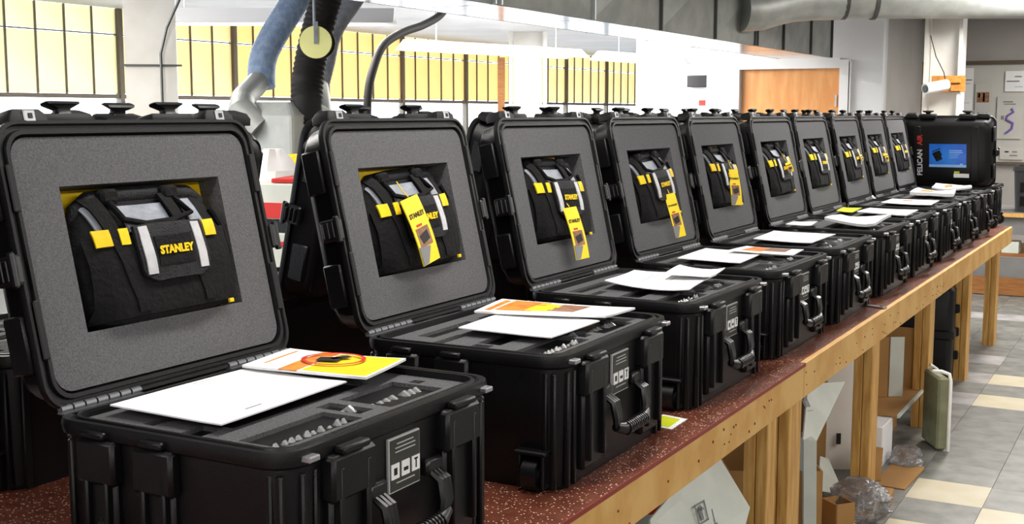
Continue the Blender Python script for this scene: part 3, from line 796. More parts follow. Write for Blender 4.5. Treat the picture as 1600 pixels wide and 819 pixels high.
    S = [(.37, .50, .05, -.098), (.40, .53, .06, -.097), (.44, .575, .06, -.088), (.462, .60, .055, -.065), (.470, .608, .05, -.02), (.476, .612, .05, -.016), (LH, LL, .05, -.014), (LH + .002, LL + .002, .05, -.006), (LH, LL, .05, 0),
         (LH - .012, LL - .012, .045, 0), (LH - .018, LL - .018, .04, -.006), (LH - .030, LL - .030, .04, -.006), (LH - .034, LL - .034, .04, .001), (LH - .048, LL - .048, .035, .001), (LH - .056, LL - .056, .035, -.02), (LH - .060, LL - .060, .035, -.088)]
    loft(bm, [[(w, b, a + LH / 2) for a, b in rrect(h, l, r)] for h, l, r, w in S])
    for y in (-.19, .19): box(bm, (-.097, y, LH / 2), (.008, .05, LH * .78), .003)
    for s in (-1, 1):
        for z in (.12, .38): box(bm, (-.05, s * .306, z), (.05, .014, .10), .004)
    link('lid_shell', bm, 'shell', lid, smooth=True)
    # foam with cutout
    u0, u1, v0, v1 = -.200, .198, .121, .379
    cu, cv = (u0 + u1) / 2, (v0 + v1) / 2
    o_ = rrect(LH - .057, LL - .057, .035); i_ = rrect(v1 - v0, u1 - u0, .0006)
    bm = NB()
    loft(bm, [[(-.03, b, a + LH / 2) for a, b in o_], [(-.005, b, a + LH / 2) for a, b in o_], [(-.005, b + cu, a + cv) for a, b in i_], [(-.0865, b + cu, a + cv) for a, b in i_]], cap0=False, cap1=False)
    link('lid_foam', bm, 'foam', lid)
    bm = NB(); box(bm, (-.060, cu, cv), (.004, u1 - u0 - .002, v1 - v0 - .002)); link('backing_sheet', bm, 'yellow', lid)
    # latches hanging on the free edge, ledges, lock plates
    for y in (-.135, .125):
        bm = NB()
        box(bm, (-.045, y, LH + .006), (.05, .115, .024), .008, seg=2)
        link('latch_ledge', bm, 'shell_dull', lid, smooth=True)
        bm = NB()
        loft(bm, [[(a - .035, b + y, z) for a, b in rrect(w, l, .004, 2)] for w, l, z in ((.024, .05, LH + .012), (.018, .030, LH + .020), (.018, .030, LH + .026), (.026, .070, LH + .035), (.020, .076, LH + .039), (.012, .07, LH + .041))])
        link('latch', bm, 'shell_rim', lid, smooth=True)
    for y in (-.235, .235):
        bm = NB()
        loft(bm, [[(a - .028, b + y, z) for a, b in rrect(w, l, .005, 2)] for w, l, z in ((.05, .085, LH - .006), (.05, .08, LH + .010), (.04, .06, LH + .021))])
        link('corner_ledge', bm, 'shell_dull', lid, smooth=True)
        bm = NB(); box(bm, (-.004, y, LH + .008), (.008, .024, .022), .002, mi=0); box(bm, (.0005, y, LH + .008), (.002, .008, .009), mi=1); link('lock_plate', bm, ['steel', 'ink'], lid)
    for s in (-1, 1):
        bm = NB()
        box(bm, (-.02, s * .322, .245), (.055, .016, .05), .004); box(bm, (.002, s * .331, .245), (.014, .010, .06), .003)
        for k in range(3): box(bm, (-.035 + k * .014, s * .333, .245), (.005, .010, .036), .0015)
        link('side_latch', bm, 'handle', lid)
    for s in (-1, 1):
        for z, h in ((.14, .10), (.38, .08)):
            bm = NB(); box(bm, (.002, s * .300, z), (.006, .014, h), .002); link('edge_strip', bm, 'shell_rim', lid)
    return root


ORD = ['first', 'second', 'third', 'fourth', 'fifth', 'sixth', 'seventh', 'eighth', 'ninth', 'tenth']
YS = [1.355, 2.19, 2.99, 3.76, 4.50, 5.28, 5.98, 6.72, 7.41, 8.09]
XC = [-1.372, -1.342, -1.345, -1.345, -1.345, -1.345, -1.345, -1.345, -1.345, -1.345]
proto = make_case()
cases = []
DESC = ['open black hard case nearest the camera, its lid bag without a hang tag', 'second open black hard case, its lid bag wearing a broad yellow tag', 'third open black hard case, yellow tag hanging below its lid cutout',
        'fourth open black hard case, slim yellow tag hanging below its lid cutout', 'fifth open black hard case, its tag curling on the bag', 'sixth open black hard case, just past the widest gap between lids', 'seventh open black hard case, two wide papers on its foam',
        'eighth open black hard case, round yellow spot on its lid bag', 'ninth open black hard case of the front row, thick brochures on it', 'tenth and last open black hard case of the front row']
for i, (y, x) in enumerate(zip(YS, XC)):
    c = proto if i == 0 else copy_tree(proto)
    c.location = (x, y + .315, TT); c.rotation_euler = (0, 0, [0, R(.6), 0, R(-.5), R(.4), R(-.6), 0, R(.4), 0, 0][i])
    tag(c, DESC[i], 'case', 'front row of open hard cases'); cases.append(c)
# second row, back to back with the first
for i, y in enumerate([.85, 1.65, 2.50, 3.34, 4.02, 4.70, 5.38, 6.22, 6.90, 7.58, 8.26]):
    c = copy_tree(proto, drop=('blister_packs', 'warning_label'))
    c.location = (-2.335, y + .315, TT); c.rotation_euler = (0, 0, math.pi)
    tag(c, 'black hard case of the rear row behind the front lids, %s from the near end' % (ORD + ['eleventh'])[i], 'case', 'rear row of open hard cases')
# the case turned to face along the bench
far = copy_tree(proto, drop=('blister_packs',))
far.location = (-1.425, 9.20, TT); far.rotation_euler = (0, 0, math.pi / 2)
tag(far, 'black hard case turned sideways at the bench end, blue label on its raised lid', 'case')
flid = [c for c in far.children if c.name.split('.')[0] == 'lid'][0]
XR = -.0985
def back_m(y, z, rz=0): # text/print plane on lid back facing local -x ; reading right = -y
    return Matrix.Translation((XR, y, z)) @ Matrix(((0, 0, -1, 0), (-1, 0, 0, 0), (0, 1, 0, 0), (0, 0, 0, 1))) @ Matrix.Rotation(rz, 4, 'Z')
text_mesh('lettering', 'PELICAN', .048, 'letters', flid, back_m(.168, .185, math.pi / 2), bold=.001).location = (-.0045, 0, 0)
text_mesh('lettering', 'AIR', .048, 'red_letters', flid, back_m(.168, .345, math.pi / 2), bold=.001).location = (-.0045, 0, 0)
bm = NB(); box(bm, (-.100, -.015, .235), (.003, .245, .165), .001); st = link('blue_label', bm, 'blue_print', flid); st['label'] = 'blue printed product label'
bm = NB(); box(bm, (-.1020, -.015, .163), (.001, .245, .018)); link('label_band', bm, 'pale_blue_print', flid)
bm = NB(); box(bm, (-.1022, .055, .245), (.001, .055, .040), rot=rot_x(R(-25))); box(bm, (-.1022, .045, .215), (.001, .045, .03), rot=rot_x(R(-25))); box(bm, (-.1022, .06, .275), (.001, .06, .006), rot=rot_x(R(-25)))
link('label_picture', bm, 'screen', flid)
bm = NB()
for k, (l, z) in enumerate(((.085, .272), (.09, .259), (.07, .246), (.06, .234), (.055, .222))): box(bm, (-.1022, -.068 + (.09 - l) / 2, z), (.001, l, .006 if k < 2 else .003))
box(bm, (-.1022, -.105, .175), (.001, .018, .012)); link('label_lines', bm, 'pale_blue_print', flid)
bm = NB(); box(bm, (-.100, -.105, .095), (.003, .10, .028), .001); link('white_sticker', bm, 'ink_white', flid)
bm = NB(); box(bm, (-.100, -.075, .118), (.003, .035, .014), .001); link('yellow_sticker', bm, 'lime_card', flid)

# ================================================================== tool bags in the lids
BW = .196


def prof(z):  # half width, half depth over height
    K = [(-.128, .150, .036), (-.118, .172, .054), (-.09, .186, .060), (-.02, .194, .061), (.03, .186, .056), (.07, .168, .046), (.095, .155, .036), (.108, .14, .026), (.114, .13, .018)]
    for (z0, w0, d0), (z1, w1, d1) in zip(K[:-1], K[1:]):
        if z <= z1:
            t = (z - z0) / (z1 - z0); return w0 + (w1 - w0) * t, d0 + (d1 - d0) * t
    return K[-1][1:]


def surf(y, z):
    w, d = prof(z); t = min(abs(y / w), .999)
    x = d * (1 - t ** 4) ** .25 - .012
    p = Vector((x + .004 * noise.noise(Vector((y * 14, z * 14, 3))), y, z))
    return p


def surf_n(y, z):
    e = .004
    a = surf(y + e, z) - surf(y - e, z); b = surf(y, z + e) - surf(y, z - e)
    n = a.cross(b)
    return n.normalized() if n.length > 0 else Vector((1, 0, 0))


def patch(bm, y0, y1, z0, z1, off=0, th=.003, shear=0, mi=0, nu=5, nv=6, curve=0):
    def fn(u, v):
        zz = z0 + (z1 - z0) * v
        yy = y0 + (y1 - y0) * u + shear * (v - .5)
        p = surf(yy, zz); n = surf_n(yy, zz)
        return p + n * off, n
    quadstrip_patch(bm, fn, 0, 1, 0, 1, nu, nv, th, mi)


def flap_patch(bm, y0, y1, z0, z1, off, th, r=.03):
    """flap with rounded lower corners"""
    nv = 8
    def fn(u, v):
        zz = z0 + (z1 - z0) * v
        h = zz - z0; ins = 0
        if h < r: ins = r - math.sqrt(max(r * r - (r - h) ** 2, 0))
        a, b = y0 + ins, y1 - ins
        yy = a + (b - a) * u
        p = surf(yy, zz); n = surf_n(yy, zz); return p + n * off, n
    quadstrip_patch(bm, fn, 0, 1, 0, 1, 6, nv, th)


def make_bag(seed=0, text=True):
    root = empty('tool_bag', (0, 0, 0))
    bm = NB(); rings = []
    N_ = 40
    zs = [-.128, -.122, -.112, -.09, -.06, -.03, 0, .03, .05, .07, .085, .095, .105, .114]
    for z in zs:
        w, d = prof(z); ring = []
        for k in range(N_):
            a = 2 * math.pi * k / N_; c, s = math.cos(a), math.sin(a)
            q = (abs(c) ** 4 + abs(s) ** 4) ** -.25
            y = w * s * q; x = d * c * q - .012
            nn = noise.noise(Vector((x * 20 + seed, y * 9, z * 10)))
            x = max(x + .005 * nn, -.016); ring.append((x, y + .004 * nn, z))
        rings.append(ring)
    loft(bm, rings); link('body', bm, 'black_fabric', root, smooth=True)
    # zipped top flap roll
    bm = NB(); tube(bm, [(-.004, -.165, .06), (.0, -.155, .09), (.004, -.125, .106), (.006, -.05, .110), (.006, .05, .110), (.004, .125, .106), (.0, .155, .09), (-.004, .165, .06)], [.008, .014, .017, .018, .018, .017, .014, .008], 10)
    link('top_flap', bm, 'dark_fabric', root, smooth=True)
    # grey panels
    for (a, b, z0, z1, sh) in ((-.148, -.118, .040, .092, -.012), (-.078, .030, .038, .088, -.008), (.080, .112, .035, .092, -.016)):
        bm = NB(); patch(bm, a, b, z0, z1, .001, .003, sh); link('grey_panel', bm, 'grey_fabric', root, smooth=True)
    # lower pockets
    bm = NB(); patch(bm, -.175, .165, -.112, .030, .004, .006, 0, nu=12); link('front_pocket', bm, 'black_fabric', root, smooth=True)
    for (a, b) in ((-.158, -.128), (-.110, -.090), (.100, .130)):
        bm = NB(); patch(bm, a, b, .014, .043, .012, .003, 0, nu=3, nv=3); link('yellow_tab', bm, 'yellow', root, smooth=True)
    # straps with handle loops
    for (y, sh) in ((-.108, -.05), (.060, -.05)):
        bm = NB(); patch(bm, y - .014, y + .014, -.105, .100, .010, .003, sh, nu=2, nv=12); link('strap', bm, 'black_fabric', root, smooth=True)
    for (x, y0, y1) in ((.020, -.115, -.075), (.020, .035, .075)):
        bm = NB(); box(bm, (x, (y0 + y1) / 2, .108), (.034, .042, .028), .006)
        link('handle_wrap', bm, 'black_fabric', root, smooth=True)
    bm = NB(); tube(bm, [(.03, -.10, .10), (.046, -.085, .062), (.052, -.04, .050), (.052, .03, .052), (.046, .085, .064), (.03, .06, .10)], .006, 8); link('carry_handle', bm, 'black_fabric', root, smooth=True)
    # flap with silver strips and logo patch
    bm = NB(); flap_patch(bm, -.080, .092, -.058, .044, .014, .005); fl = link('front_flap', bm, 'dark_fabric', root, smooth=True)
    bm = NB(); patch(bm, -.071, -.049, -.044, .040, .0195, .0015, 0, nu=2); link('silver_strip', bm, 'reflect', fl, smooth=True)
    bm = NB(); patch(bm, .061, .083, -.044, .040, .0195, .0015, 0, nu=2); link('silver_strip', bm, 'reflect', fl, smooth=True)
    bm = NB(); patch(bm, -.040, .052, -.030, .022, .0195, .0015, 0, nu=3, nv=3); link('logo_patch', bm, 'black_fabric', fl, smooth=True)
    p = surf(.006, -.004)
    text_mesh('lettering', 'STANLEY', .0205, 'yellow', fl, Matrix.Translation((p.x + .0235, .006, -.004)) @ Matrix(((0, 0, 1, 0), (1, 0, 0, 0), (0, 1, 0, 0), (0, 0, 0, 1))), bold=.0010)
    # side mesh pocket
    bm = NB(); tube(bm, [(.03, .155, .07), (.03, .178, .03), (.025, .190, -.02), (.02, .186, -.07)], .006, 6); link('side_cord', bm, 'black_fabric', root, smooth=True)
    bm = NB(); box(bm, (.045, .150, -.118), (.006, .012, .008), .001); link('yellow_tab', bm, 'yellow', root)
    return root


def lid_frame(x, y, rz=0):
    Mx = Matrix.Translation((x, y + .315, TT)) @ Matrix.Rotation(rz, 4, 'Z') @ Matrix.Translation((-.243, 0, RIM + .004)) @ Matrix.Rotation(TILT, 4, 'Y')
    return Mx


def add_tag(bag, w, l, ang, y, z, curl=0):
    """hang tag: origin at the top, hanging down along -z in the bag frame"""
    t = empty('hang_tag', (.075, y + .018, z), parent=bag, rot=(R(ang), R(-4), R(curl)))
    def fn(u, v):
        return Vector((.006 * math.sin(v * 3.0), -w / 2 + w * u, -l * v)), Vector((1, 0, 0))
    bm = NB(); quadstrip_patch(bm, fn, 0, 1, 0, 1, 2, 8, .0008); link('card', bm, 'yellow_card', t, smooth=True)
    f = lambda v: .006 * math.sin(v * 3.0)
    bm = NB()
    def fn2(u, v): return Vector((f(v) + .0012, -w * .38 + w * .72 * u + .0 * v, -l * v)), Vector((1, 0, 0))
    quadstrip_patch(bm, fn2, 0, 1, .46, .74, 2, 3, .0004); link('tag_picture', bm, 'ink_brown', t)
    bm = NB(); 
    p_ = [(f(.55) + .0022, -w * .3, -l * .57), (f(.6) + .0022, w * .2, -l * .52), (f(.68) + .0022, w * .25, -l * .66), (f(.7) + .0022, -w * .2, -l * .70)]
    slab(bm, p_, .0006, nrm=Vector((1, 0, 0))); link('tag_picture', bm, 'ink', t)
    bm = NB(); slab(bm, [(f(.74) + .0026, -w * .5, -l * .72), (f(.8) + .0026, w * .15, -l * .76), (f(.95) + .0026, -w * .2, -l * .985), (f(1) + .0026, -w * .5, -l * 1.0)], .0006, nrm=Vector((1, 0, 0))); link('tag_corner', bm, 'ink_grey', t)
    bm = NB(); box(bm, (f(.42) + .002, -w * .1, -l * .42), (.0008, w * .3, l * .03)); link('tag_spot', bm, 'ink_red', t)
    text_mesh('lettering', 'STANLEY', w * .21, 'ink', t, Matrix.Translation((.0062, 0, -l * .27)) @ Matrix(((0, 0, 1, 0), (1, 0, 0, 0), (0, 1, 0, 0), (0, 0, 0, 1))), ext=.0003, bold=.0004)
    bm = NB(); tube(bm, [(.0, 0, .002), (-.01, .0, .02), (-.02, .005, .045)], .0015, 5); link('string', bm, 'yellow', t)
    return t


# later lids show only a short strip of the yellow sheet above their bag
strips = {}
for nm, (a, b) in (('wide', (-.195, .10)), ('short', (.02, .09))):
    bm = NB(); box(bm, (-.045, (a + b) / 2, .366), (.004, b - a, .024)); me = bpy.data.meshes.new('backing_sheet'); bm.to_mesh(me); bm.free(); me.materials.append(M['yellow']); strips[nm] = me
for i, c in enumerate(cases):
    if i:
        ld = [q for q in c.children if q.name.split('.')[0] == 'lid'][0]
        for q in ld.children:
            if q.name.split('.')[0] == 'backing_sheet': q.data = strips['wide' if i == 1 else 'short']
bag0 = make_bag()
bag_desc = ['black tool bag with a grey flap and yellow tabs, no tag, in the nearest lid', 'black tool bag with a broad yellow hang tag over its flap, in the second lid', 'black tool bag whose yellow tag hangs past the foam cutout, in the third lid',
            'black tool bag with a slim turned yellow tag, in the fourth lid', 'black tool bag with a curled yellow tag, in the fifth lid', 'black tool bag with a small yellow card at its flap, in the sixth lid', 'black tool bag with its silver strips showing, in the seventh lid',
            'black tool bag with a round yellow spot, in the eighth lid', 'black tool bag in the ninth lid of the front row', 'black tool bag in the tenth and last lid of the front row']
TAGS = {1: [(.080, .165, 8, -.090, .050, 0)], 2: [(.070, .160, 2, -.045, -.035, -8)], 3: [(.040, .160, 2, -.01, -.04, -50)], 4: [(.055, .15, -6, -.015, .02, -30)], 5: [(.03, .05, 10, .0, .02, -40)], 7: [(.05, .035, 0, .04, .01, 0)], 8: [(.03, .05, 0, .0, .0, -30)]}
for i, (y, x) in enumerate(zip(YS, XC)):
    b = bag0 if i == 0 else copy_tree(bag0)
    rz = cases[i].rotation_euler.z
    Mx = lid_frame(x, y, rz) @ Matrix.Translation((-.036 if i == 0 else -.042, .002, .247))
    b.matrix_world = Mx
    b.location = Mx.to_translation(); b.rotation_euler = Mx.to_euler()
    if i: b.rotation_euler.x += R([0, 2, -2, 3, -3, 2, -1, 2, 0, 1][i])
    tag(b, bag_desc[i], 'tool bag', 'tool bags set in the lids')
tagjobs = []
bags = [o for o in COL.objects if o.name.split('.')[0] == 'tool_bag']
for i, tl in TAGS.items():
    for t in tl: add_tag(bags[i], *t)

# ================================================================== papers
def sheet(case_i, quad, name, label, cat, grp, dz=0, curl=.002, m='paper', th=.0007, prints=(), stack=1):
    """paper lying on the foam; quad in case-local coordinates, prints in 0..1 sheet coordinates"""
    cx_, cy_ = XC[case_i], YS[case_i] + .315
    z = TT + RIM + .0025 + dz
    q = [Vector((a, b, 0)) for a, b in quad]
    c = sum(q, Vector()) / 4
    t = empty(name, (cx_ + c.x, cy_ + c.y, z)); tag(t, label, cat, grp)
    ph = random.Random(case_i * 7 + len(label)).uniform(0, 6)
    def P(u, v, e=0):
        p = (q[0] * (1 - u) + q[3] * u) * (1 - v) + (q[1] * (1 - u) + q[2] * u) * v - c
        # u: towards the front edge, v: along the case
        p.z = curl * (.5 + .5 * math.sin(ph + u * 4 + v * 3)) + curl * .8 * (abs(u - .5) * 2) ** 3 + e
        return p
    bm = NB()
    for k in range(stack):
        quadstrip_patch(bm, lambda u, v: (P(u, v, k * (th + .0015) + .002), Vector((0, 0, 1))), 0, 1, 0, 1, 6, 6, th)
    link('page', bm, m, t, smooth=True)
    top = (stack - 1) * (th + .0015) + th + .0022
    for (u0, u1, v0, v1, mm) in prints:
        bm = NB(); quadstrip_patch(bm, lambda u, v: (P(u, v, top), Vector((0, 0, 1))), u0, u1, v0, v1, 3, 3, .0003); link('print', bm, mm, t)
    return t


G1, G2 = 'white sheets on the case foam', 'colour brochures on the case foam'
sheet(0, [(-.198, -.227), (-.196, .129), (.047, .112), (.055, -.233)], 'paper_sheet', 'large blank white sheet on the nearest case', 'paper', G1, prints=[(.86, .875, .28, .40, 'ink_grey'), (.04, .05, .52, .66, 'ink_lightgrey'), (.08, .085, .5, .7, 'ink_lightgrey'), (.13, .135, .52, .68, 'ink_lightgrey')])
br = sheet(0, [(-.193, .100), (-.214, .270), (.049, .305), (.084, .121)], 'brochure', 'yellow and orange brochure with a black and red figure on the nearest case', 'brochure', G2, dz=.008, stack=2, prints=[(.30, .45, .0, 1, 'ink_orange'), (.47, .98, .04, .97, 'yellow_card'), (.1, .12, .2, .9, 'ink_orange')])
bm = NB()
ring = [(.005 + .062 * math.cos(a), .02 + .055 * math.sin(a), .0105) for a in [2 * math.pi * k / 24 for k in range(25)]]
tube(bm, ring, .004, 5); 
for v in bm.verts: v.co.z = .0105 + (v.co.z - .0105) * .1
link('red_ring', bm, 'ink_red', br)
bm = NB(); box(bm, (.0, .012, .0108), (.045, .035, .0006), rot=rot_z(R(20))); box(bm, (.01, .035, .0108), (.02, .04, .0006), rot=rot_z(R(-30))); link('black_figure', bm, 'ink', br)
sheet(1, [(-.10, -.134), (-.118, .195), (.149, .105), (.142, -.137)], 'paper_sheet', 'blank white sheet on the second case', 'paper', G1)
sheet(1, [(-.16, .04), (-.19, .235), (.168, .275), (.157, .120)], 'brochure', 'white brochure with an orange and yellow picture on the second case', 'brochure', G2, dz=.008, stack=2, prints=[(.12, .40, .15, .95, 'ink_orange'), (.34, .52, .2, .85, 'yellow_card'), (.50, .70, .25, .9, 'ink_brown'), (.05, .10, .1, .9, 'ink_orange')])
sheet(2, [(-.11, -.09), (-.14, .20), (.13, .20), (.17, -.14)], 'paper_sheet', 'wavy white sheet with faint print on the third case', 'paper', G1, curl=.007, prints=[(.3, .32, .3, .8, 'ink_lightgrey'), (.36, .37, .3, .9, 'ink_lightgrey'), (.45, .46, .2, .8, 'ink_lightgrey'), (.6, .61, .3, .8, 'ink_lightgrey')])
sheet(2, [(.02, .05), (.00, .23), (.14, .25), (.17, .03)], 'paper_sheet', 'folded white leaflet on the front edge of the third case', 'paper', G1, dz=.018, curl=.006)
sheet(3, [(-.15, -.17), (-.17, .17), (.06, .17), (.08, -.19)], 'paper_sheet', 'blank white sheet on the fourth case', 'paper', G1)
sheet(3, [(-.05, .07), (-.04, .25), (.18, .22), (.19, .05)], 'brochure', 'white brochure with an orange and brown picture on the fourth case', 'brochure', G2, dz=.008, prints=[(.15, .45, .2, .95, 'ink_orange'), (.4, .8, .4, .95, 'ink_brown')])
sheet(4, [(-.12, -.16), (-.15, .22), (.12, .18), (.12, -.19)], 'paper_sheet', 'white sheet with grey lines on the fifth case', 'paper', G1, prints=[(.2, .22, .4, .8, 'ink_lightgrey'), (.3, .31, .4, .8, 'ink_lightgrey')])
sheet(5, [(-.19, -.25), (-.20, -.08), (-.10, -.04), (-.08, -.24)], 'paper_sheet', 'small white leaflet near the hinge of the sixth case', 'paper', G1)
sheet(5, [(-.05, -.12), (-.06, .21), (.18, .19), (.19, -.20)], 'paper_stack', 'thick wavy stack of white papers on the sixth case', 'papers', None, stack=5, curl=.012)
sheet(6, [(-.18, -.08), (-.21, .19), (-.11, .18), (-.09, -.11)], 'brochure', 'olive yellow leaflet near the hinge of the seventh case', 'brochure', G2, m='lime_card')
sheet(6, [(-.07, -.10), (-.07, .19), (.18, .15), (.19, -.20)], 'paper_sheet', 'white sheet on the front half of the seventh case', 'paper', G1, stack=2)
sheet(7, [(-.11, -.10), (-.12, .25), (.15, .22), (.17, -.16)], 'paper_sheet', 'white sheet with an orange band on the eighth case', 'paper', G1, prints=[(.3, .5, .6, .8, 'ink_orange')])
sheet(8, [(-.08, -.13), (-.10, .25), (.13, .22), (.18, -.20)], 'paper_stack', 'thick stack of pale brochures on the ninth case', 'papers', None, stack=8, curl=.010, prints=[(.2, .5, .2, .8, 'ink_orange')])
sheet(9, [(-.07, -.13), (-.11, .25), (.12, .23), (.18, -.15)], 'paper_stack', 'stack of white brochures on the tenth case before the raised lid with the blue label', 'papers', None, stack=5, curl=.012, prints=[(.3, .5, .3, .7, 'ink_orange')])
# yellow card on the bench
yc = empty('yellow_card', (-1.115, 2.88, TT + .0005)); tag(yc, 'small lime yellow card with a white border on the bench top beside the second case', 'card')
bm = NB(); slab(bm, [(-.045, .066, .0012), (-.055, -.05, .0012), (.030, -.067, .0012), (.028, .050, .0012)], .001, nrm=Vector((0, 0, 1))); link('card', bm, 'paper', yc)
bm = NB(); slab(bm, [(-.04, .05, .0018), (-.048, -.042, .0018), (.018, -.055, .0018), (.014, .036, .0018)], .0008, nrm=Vector((0, 0, 1))); link('yellow_field', bm, 'lime_card', yc)
st_ = empty('metal_strip', (-1.07, 5.05, TT)); tag(st_, 'small shiny metal strip lying on the bench top beside the fifth and sixth cases', 'metal strip')
bm = NB(); box(bm, (0, 0, .004), (.10, .03, .006), .001, rot=rot_z(R(-20))); link('strip', bm, 'steel', st_)
bm = NB(); cyl(bm, (.03, -.01, .008), (.03, -.01, .012), .006, 8); link('rivet', bm, 'duct_flange', st_)

# ================================================================== things stored under the bench
def flap(name, pts, th, m, label, cat, prints=()):
    P = [Vector(p) for p in pts]; c = sum(P, Vector()) / len(P)
    n = Vector()
    for i in range(len(P)): n += (P[i] - c).cross(P[(i + 1) % len(P)] - c)
    n.normalize()
    tocam = (Vector((0, 0, 1.6)) - c)
    if n.dot(tocam) < 0: n = -n
    o = empty(name, c); tag(o, label, cat)
    bm = NB(); slab(bm, [p - c for p in P], th, nrm=n); link('sheet', bm, m, o)
    # printed marks in the plane: basis from first edge
    e = (P[1] - P[0]).normalized(); f = n.cross(e).normalized()
    for poly, mm in prints:
        bm = NB()
        for pl in poly: slab(bm, [e * a + f * b + n * .006 for a, b in pl], .001, nrm=n)
        link('print', bm, mm, o)
    return o


def sq(x, y, s=.03, t=.005):
    return [[(x - s, y - s), (x + s, y - s), (x + s, y - s + t), (x - s, y - s + t)], [(x - s, y + s - t), (x + s, y + s - t), (x + s, y + s), (x - s, y + s)],
            [(x - s, y - s), (x - s + t, y - s), (x - s + t, y + s), (x - s, y + s)], [(x + s - t, y - s), (x + s, y - s), (x + s, y + s), (x + s - t, y + s)],
            [(x - t * 2, y - s * .7), (x + t, y - s * .7), (x + t, y + s * .5), (x - t * 2, y + s * .5)], [(x - s * .6, y + s * .2), (x + s * .6, y + s * .2), (x, y + s * .8)]]


flap('cardboard_flap', [(-1.205, 3.28, .548), (-1.177, 3.461, .552), (-1.093, 3.506, .395), (-1.09, 3.40, .30), (-1.225, 3.05, .33), (-1.235, 3.05, .47)], .006, 'card_white', 'large white cardboard flap with arrow symbols, leftmost under the bench', 'cardboard', [(sq(-.01, .0) + sq(.07, -.03, .024), 'ink_grey')])
def crate_box(c, s, rz, m, label, open_top=True, name='cardboard_box', extra=()):
    o = empty(name, c, rz); tag(o, label, 'box')
    bm = NB(); t = .006; x, y, z = s
    box(bm, (0, 0, t / 2), (x, y, t)); link('bottom', bm, m, o)
    for (cc, ss) in (((x / 2, 0, z / 2), (t, y, z)), ((-x / 2, 0, z / 2), (t, y, z)), ((0, y / 2, z / 2), (x, t, z)), ((0, -y / 2, z / 2), (x, t, z))):
        bm = NB(); box(bm, cc, ss); link('side', bm, m, o)
    if not open_top:
        bm = NB(); box(bm, (0, 0, z), (x, y, t)); link('top', bm, m, o)
    for (cc, ss, mm) in extra:
        bm = NB(); box(bm, cc, ss); link('print', bm, mm, o)
    return o
crate_box((-1.50, 3.60, 0), (.40, .50, .41), R(28), 'card_white', 'white carton with a red band, far left under the bench', False, 'white_carton', [((0, -.254, .38), (.3, .003, .03), 'ink_red'), ((.204, 0, .38), (.003, .3, .03), 'ink_red')])
crate_box((-1.32, 4.42, 0), (.34, .36, .29), R(28), 'card', 'brown cardboard box behind the white flap and the double post')
crate_box((-1.66, 4.95, 0), (.34, .30, .42), R(28), 'card_print', 'dark printed grey carton behind the brown box left of the double post', False)
flap('cardboard_flap', [(-1.21, 4.583, .556), (-1.133, 4.853, .52), (-1.127, 4.4, .378), (-1.142, 4.278, .41)], .006, 'card_white', 'tilted white cardboard flap with arrow marks right of the double post', 'cardboard', [(sq(-.075, .04, .02) + sq(-.07, -.015, .02), 'ink_grey')])
flap('upright_board', [(-1.140, 4.279, .415), (-1.099, 4.302, .41), (-1.09, 4.306, .012), (-1.131, 4.284, .012)], .12, 'card_white', 'upright pale grey panel standing beside the double post', 'panel')
crate_box((-1.33, 5.10, 0), (.09, .15, .47), R(28), 'card', 'tall narrow brown carton behind the pale grey panel', False)
crate_box((-1.32, 5.44, 0), (.17, .18, .52), R(28), 'white_col', 'tall white cabinet behind the tall narrow carton', False, 'white_cabinet', [((0, -.1115, .15), (.02, .003, .05), 'ink')])
flap('paper_sheet', [(-1.235, 4.90, .186), (-1.225, 5.00, .15), (-1.145, 4.96, .018), (-1.215, 4.80, .07)], .003, 'card_white', 'white folded sheet poking out beside the clear plastic bag', 'paper')
crate_box((-1.075, 4.56, 0), (.08, .09, .12), R(50), 'card', 'small brown box corner left of the clear plastic bag')
# clear plastic bag
bm = NB(); rings = []
for k in range(12):
    t = k / 11; rr_ = .115 * math.sin(math.pi * (.12 + .80 * t)) ** .7
    rings.append([(math.cos(a) * rr_ * (1 + .4 * noise.noise(Vector((math.cos(a) * 5, math.sin(a) * 5, t * 7)))), math.sin(a) * rr_ * (1 + .25 * noise.noise(Vector((math.cos(a) * 4, math.sin(a) * 4, t * 5 + 9)))), t * .17) for a in [2 * math.pi * q / 28 for q in range(28)]])
loft(bm, rings); o = link('plastic_bag', bm, 'film', smooth=True, loc=(-1.03, 4.70, .003)); tag(o, 'crumpled clear plastic bag on the floor under the bench', 'bag')
# big open brown box resting on two white cartons
bx = empty('cardboard_box', (-1.275, 6.00, .192), 0); tag(bx, 'large brown box lying open toward the aisle between the second and third posts', 'box')
for nm, cc, ss, mm in (('bottom', (0, .0, .004), (.38, .62, .008), 'card'), ('back', (-.19, 0, .16), (.008, .62, .32), 'card'), ('side', (0, .31, .16), (.38, .008, .32), 'card'), ('side', (-.13, -.31, .14), (.12, .008, .28), 'card')):
    bm = NB(); box(bm, cc, ss); link(nm, bm, mm, bx)
bm = NB(); box(bm, (.02, .025, .16), (.11, .008, .30), rot=rot_z(R(28))); link('divider', bm, 'card', bx)
bm = NB(); box(bm, (.194, 0, .004), (.012, .62, .014)); link('white_edge', bm, 'card_white', bx)
flap('upright_board', [(-1.20, 6.06, .50), (-1.14, 6.095, .50), (-1.14, 6.095, .202), (-1.20, 6.06, .202)], .006, 'card_white', 'narrow white board standing in the large open brown box', 'board')
crate_box((-1.20, 5.60, 0), (.18, .22, .185), 0, 'white', 'white carton under the near end of the large open brown box', False, 'white_carton')
crate_box((-1.30, 6.17, 0), (.20, .22, .185), 0, 'card', 'brown carton under the far end of the large open brown box', False, 'brown_carton')
flap('cardboard_flap', [(-1.201, 5.30, .15), (-1.072, 5.34, .135), (-1.06, 5.26, .012), (-1.16, 5.20, .012)], .005, 'card', 'brown cardboard flap leaning beside the second post', 'cardboard')
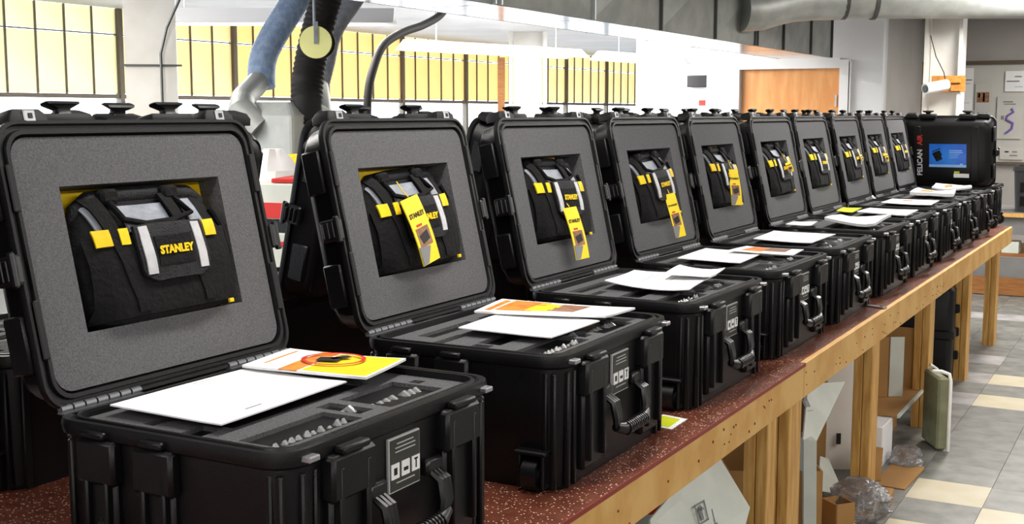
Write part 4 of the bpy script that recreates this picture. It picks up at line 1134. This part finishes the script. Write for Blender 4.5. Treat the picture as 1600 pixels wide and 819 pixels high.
flap('cardboard_sheet', [(-1.08, 5.20, .009), (-.945, 5.19, .009), (-.93, 5.55, .009), (-1.0, 5.72, .009), (-1.07, 5.72, .009), (-1.08, 5.3, .009)], .004, 'card', 'flat brown cardboard sheet on the floor near the second post', 'cardboard')
crate_box((-1.03, 4.93, 0), (.15, .20, .05), R(5), 'card', 'low brown carton tray on the floor at the second post', False)
bm = NB(); rings = []
for k in range(6):
    t = k / 5; rr_ = .075 * (1 - .3 * t)
    rings.append([(math.cos(a) * rr_ * (1 + .3 * noise.noise(Vector((math.cos(a) * 3, math.sin(a) * 3, t * 4 + 2)))), math.sin(a) * rr_ * (1 + .3 * noise.noise(Vector((math.cos(a) * 4, math.sin(a) * 4, t * 5)))), t * .07) for a in [2 * math.pi * q / 24 for q in range(24)]])
loft(bm, rings); o = link('plastic_film', bm, 'film', smooth=True, loc=(-1.02, 5.60, .010)); tag(o, 'crumpled clear film on the cardboard sheet under the bench', 'plastic film')
# folded metal-edged panel leaning on the third post
fp = empty('folding_panel', (-.965, 5.98, 0), R(28)); tag(fp, 'olive panel with a rounded metal edge leaning on the third post', 'panel')
bm = NB(); box(bm, (0, 0, .185), (.05, .22, .35), .01); link('board', bm, 'olive_panel', fp)
bm = NB(); tube(bm, [(.034, -.10, .0), (.034, -.10, .34), (.034, -.08, .37), (.0, -.07, .382), (-.04, -.06, .382)], .009, 8); tube(bm, [(.034, .10, 0), (.034, .10, .36), (.0, .1, .38)], .009, 8); link('metal_edge', bm, 'white_col', fp, smooth=True)
# black case under the bench
uc = empty('stowed_case', (-1.36, 7.55, .0), R(5)); tag(uc, 'tall black case standing upright on the floor under the far end of the bench', 'case')
bm = NB(); loft(bm, [[(a, b, z) for a, b in rrect(w_, l_, .04, 4)] for w_, l_, z in ((.44, .34, .0), (.47, .37, .02), (.47, .37, .27), (.49, .39, .28), (.49, .39, .32), (.47, .37, .33), (.47, .37, .56), (.44, .34, .58))]); link('shell', bm, 'shell', uc, smooth=True)
bm = NB()
for z in (.16, .30, .44): box(bm, (.245, 0, z), (.03, .10, .05), .006)
link('latch', bm, 'shell_rim', uc)
bm = NB(); tube(bm, [(.1, -.19, .5), (.1, -.24, .48), (.1, -.25, .36), (.1, -.24, .24), (.1, -.19, .22)], .012, 8); link('handle', bm, 'handle', uc, smooth=True)
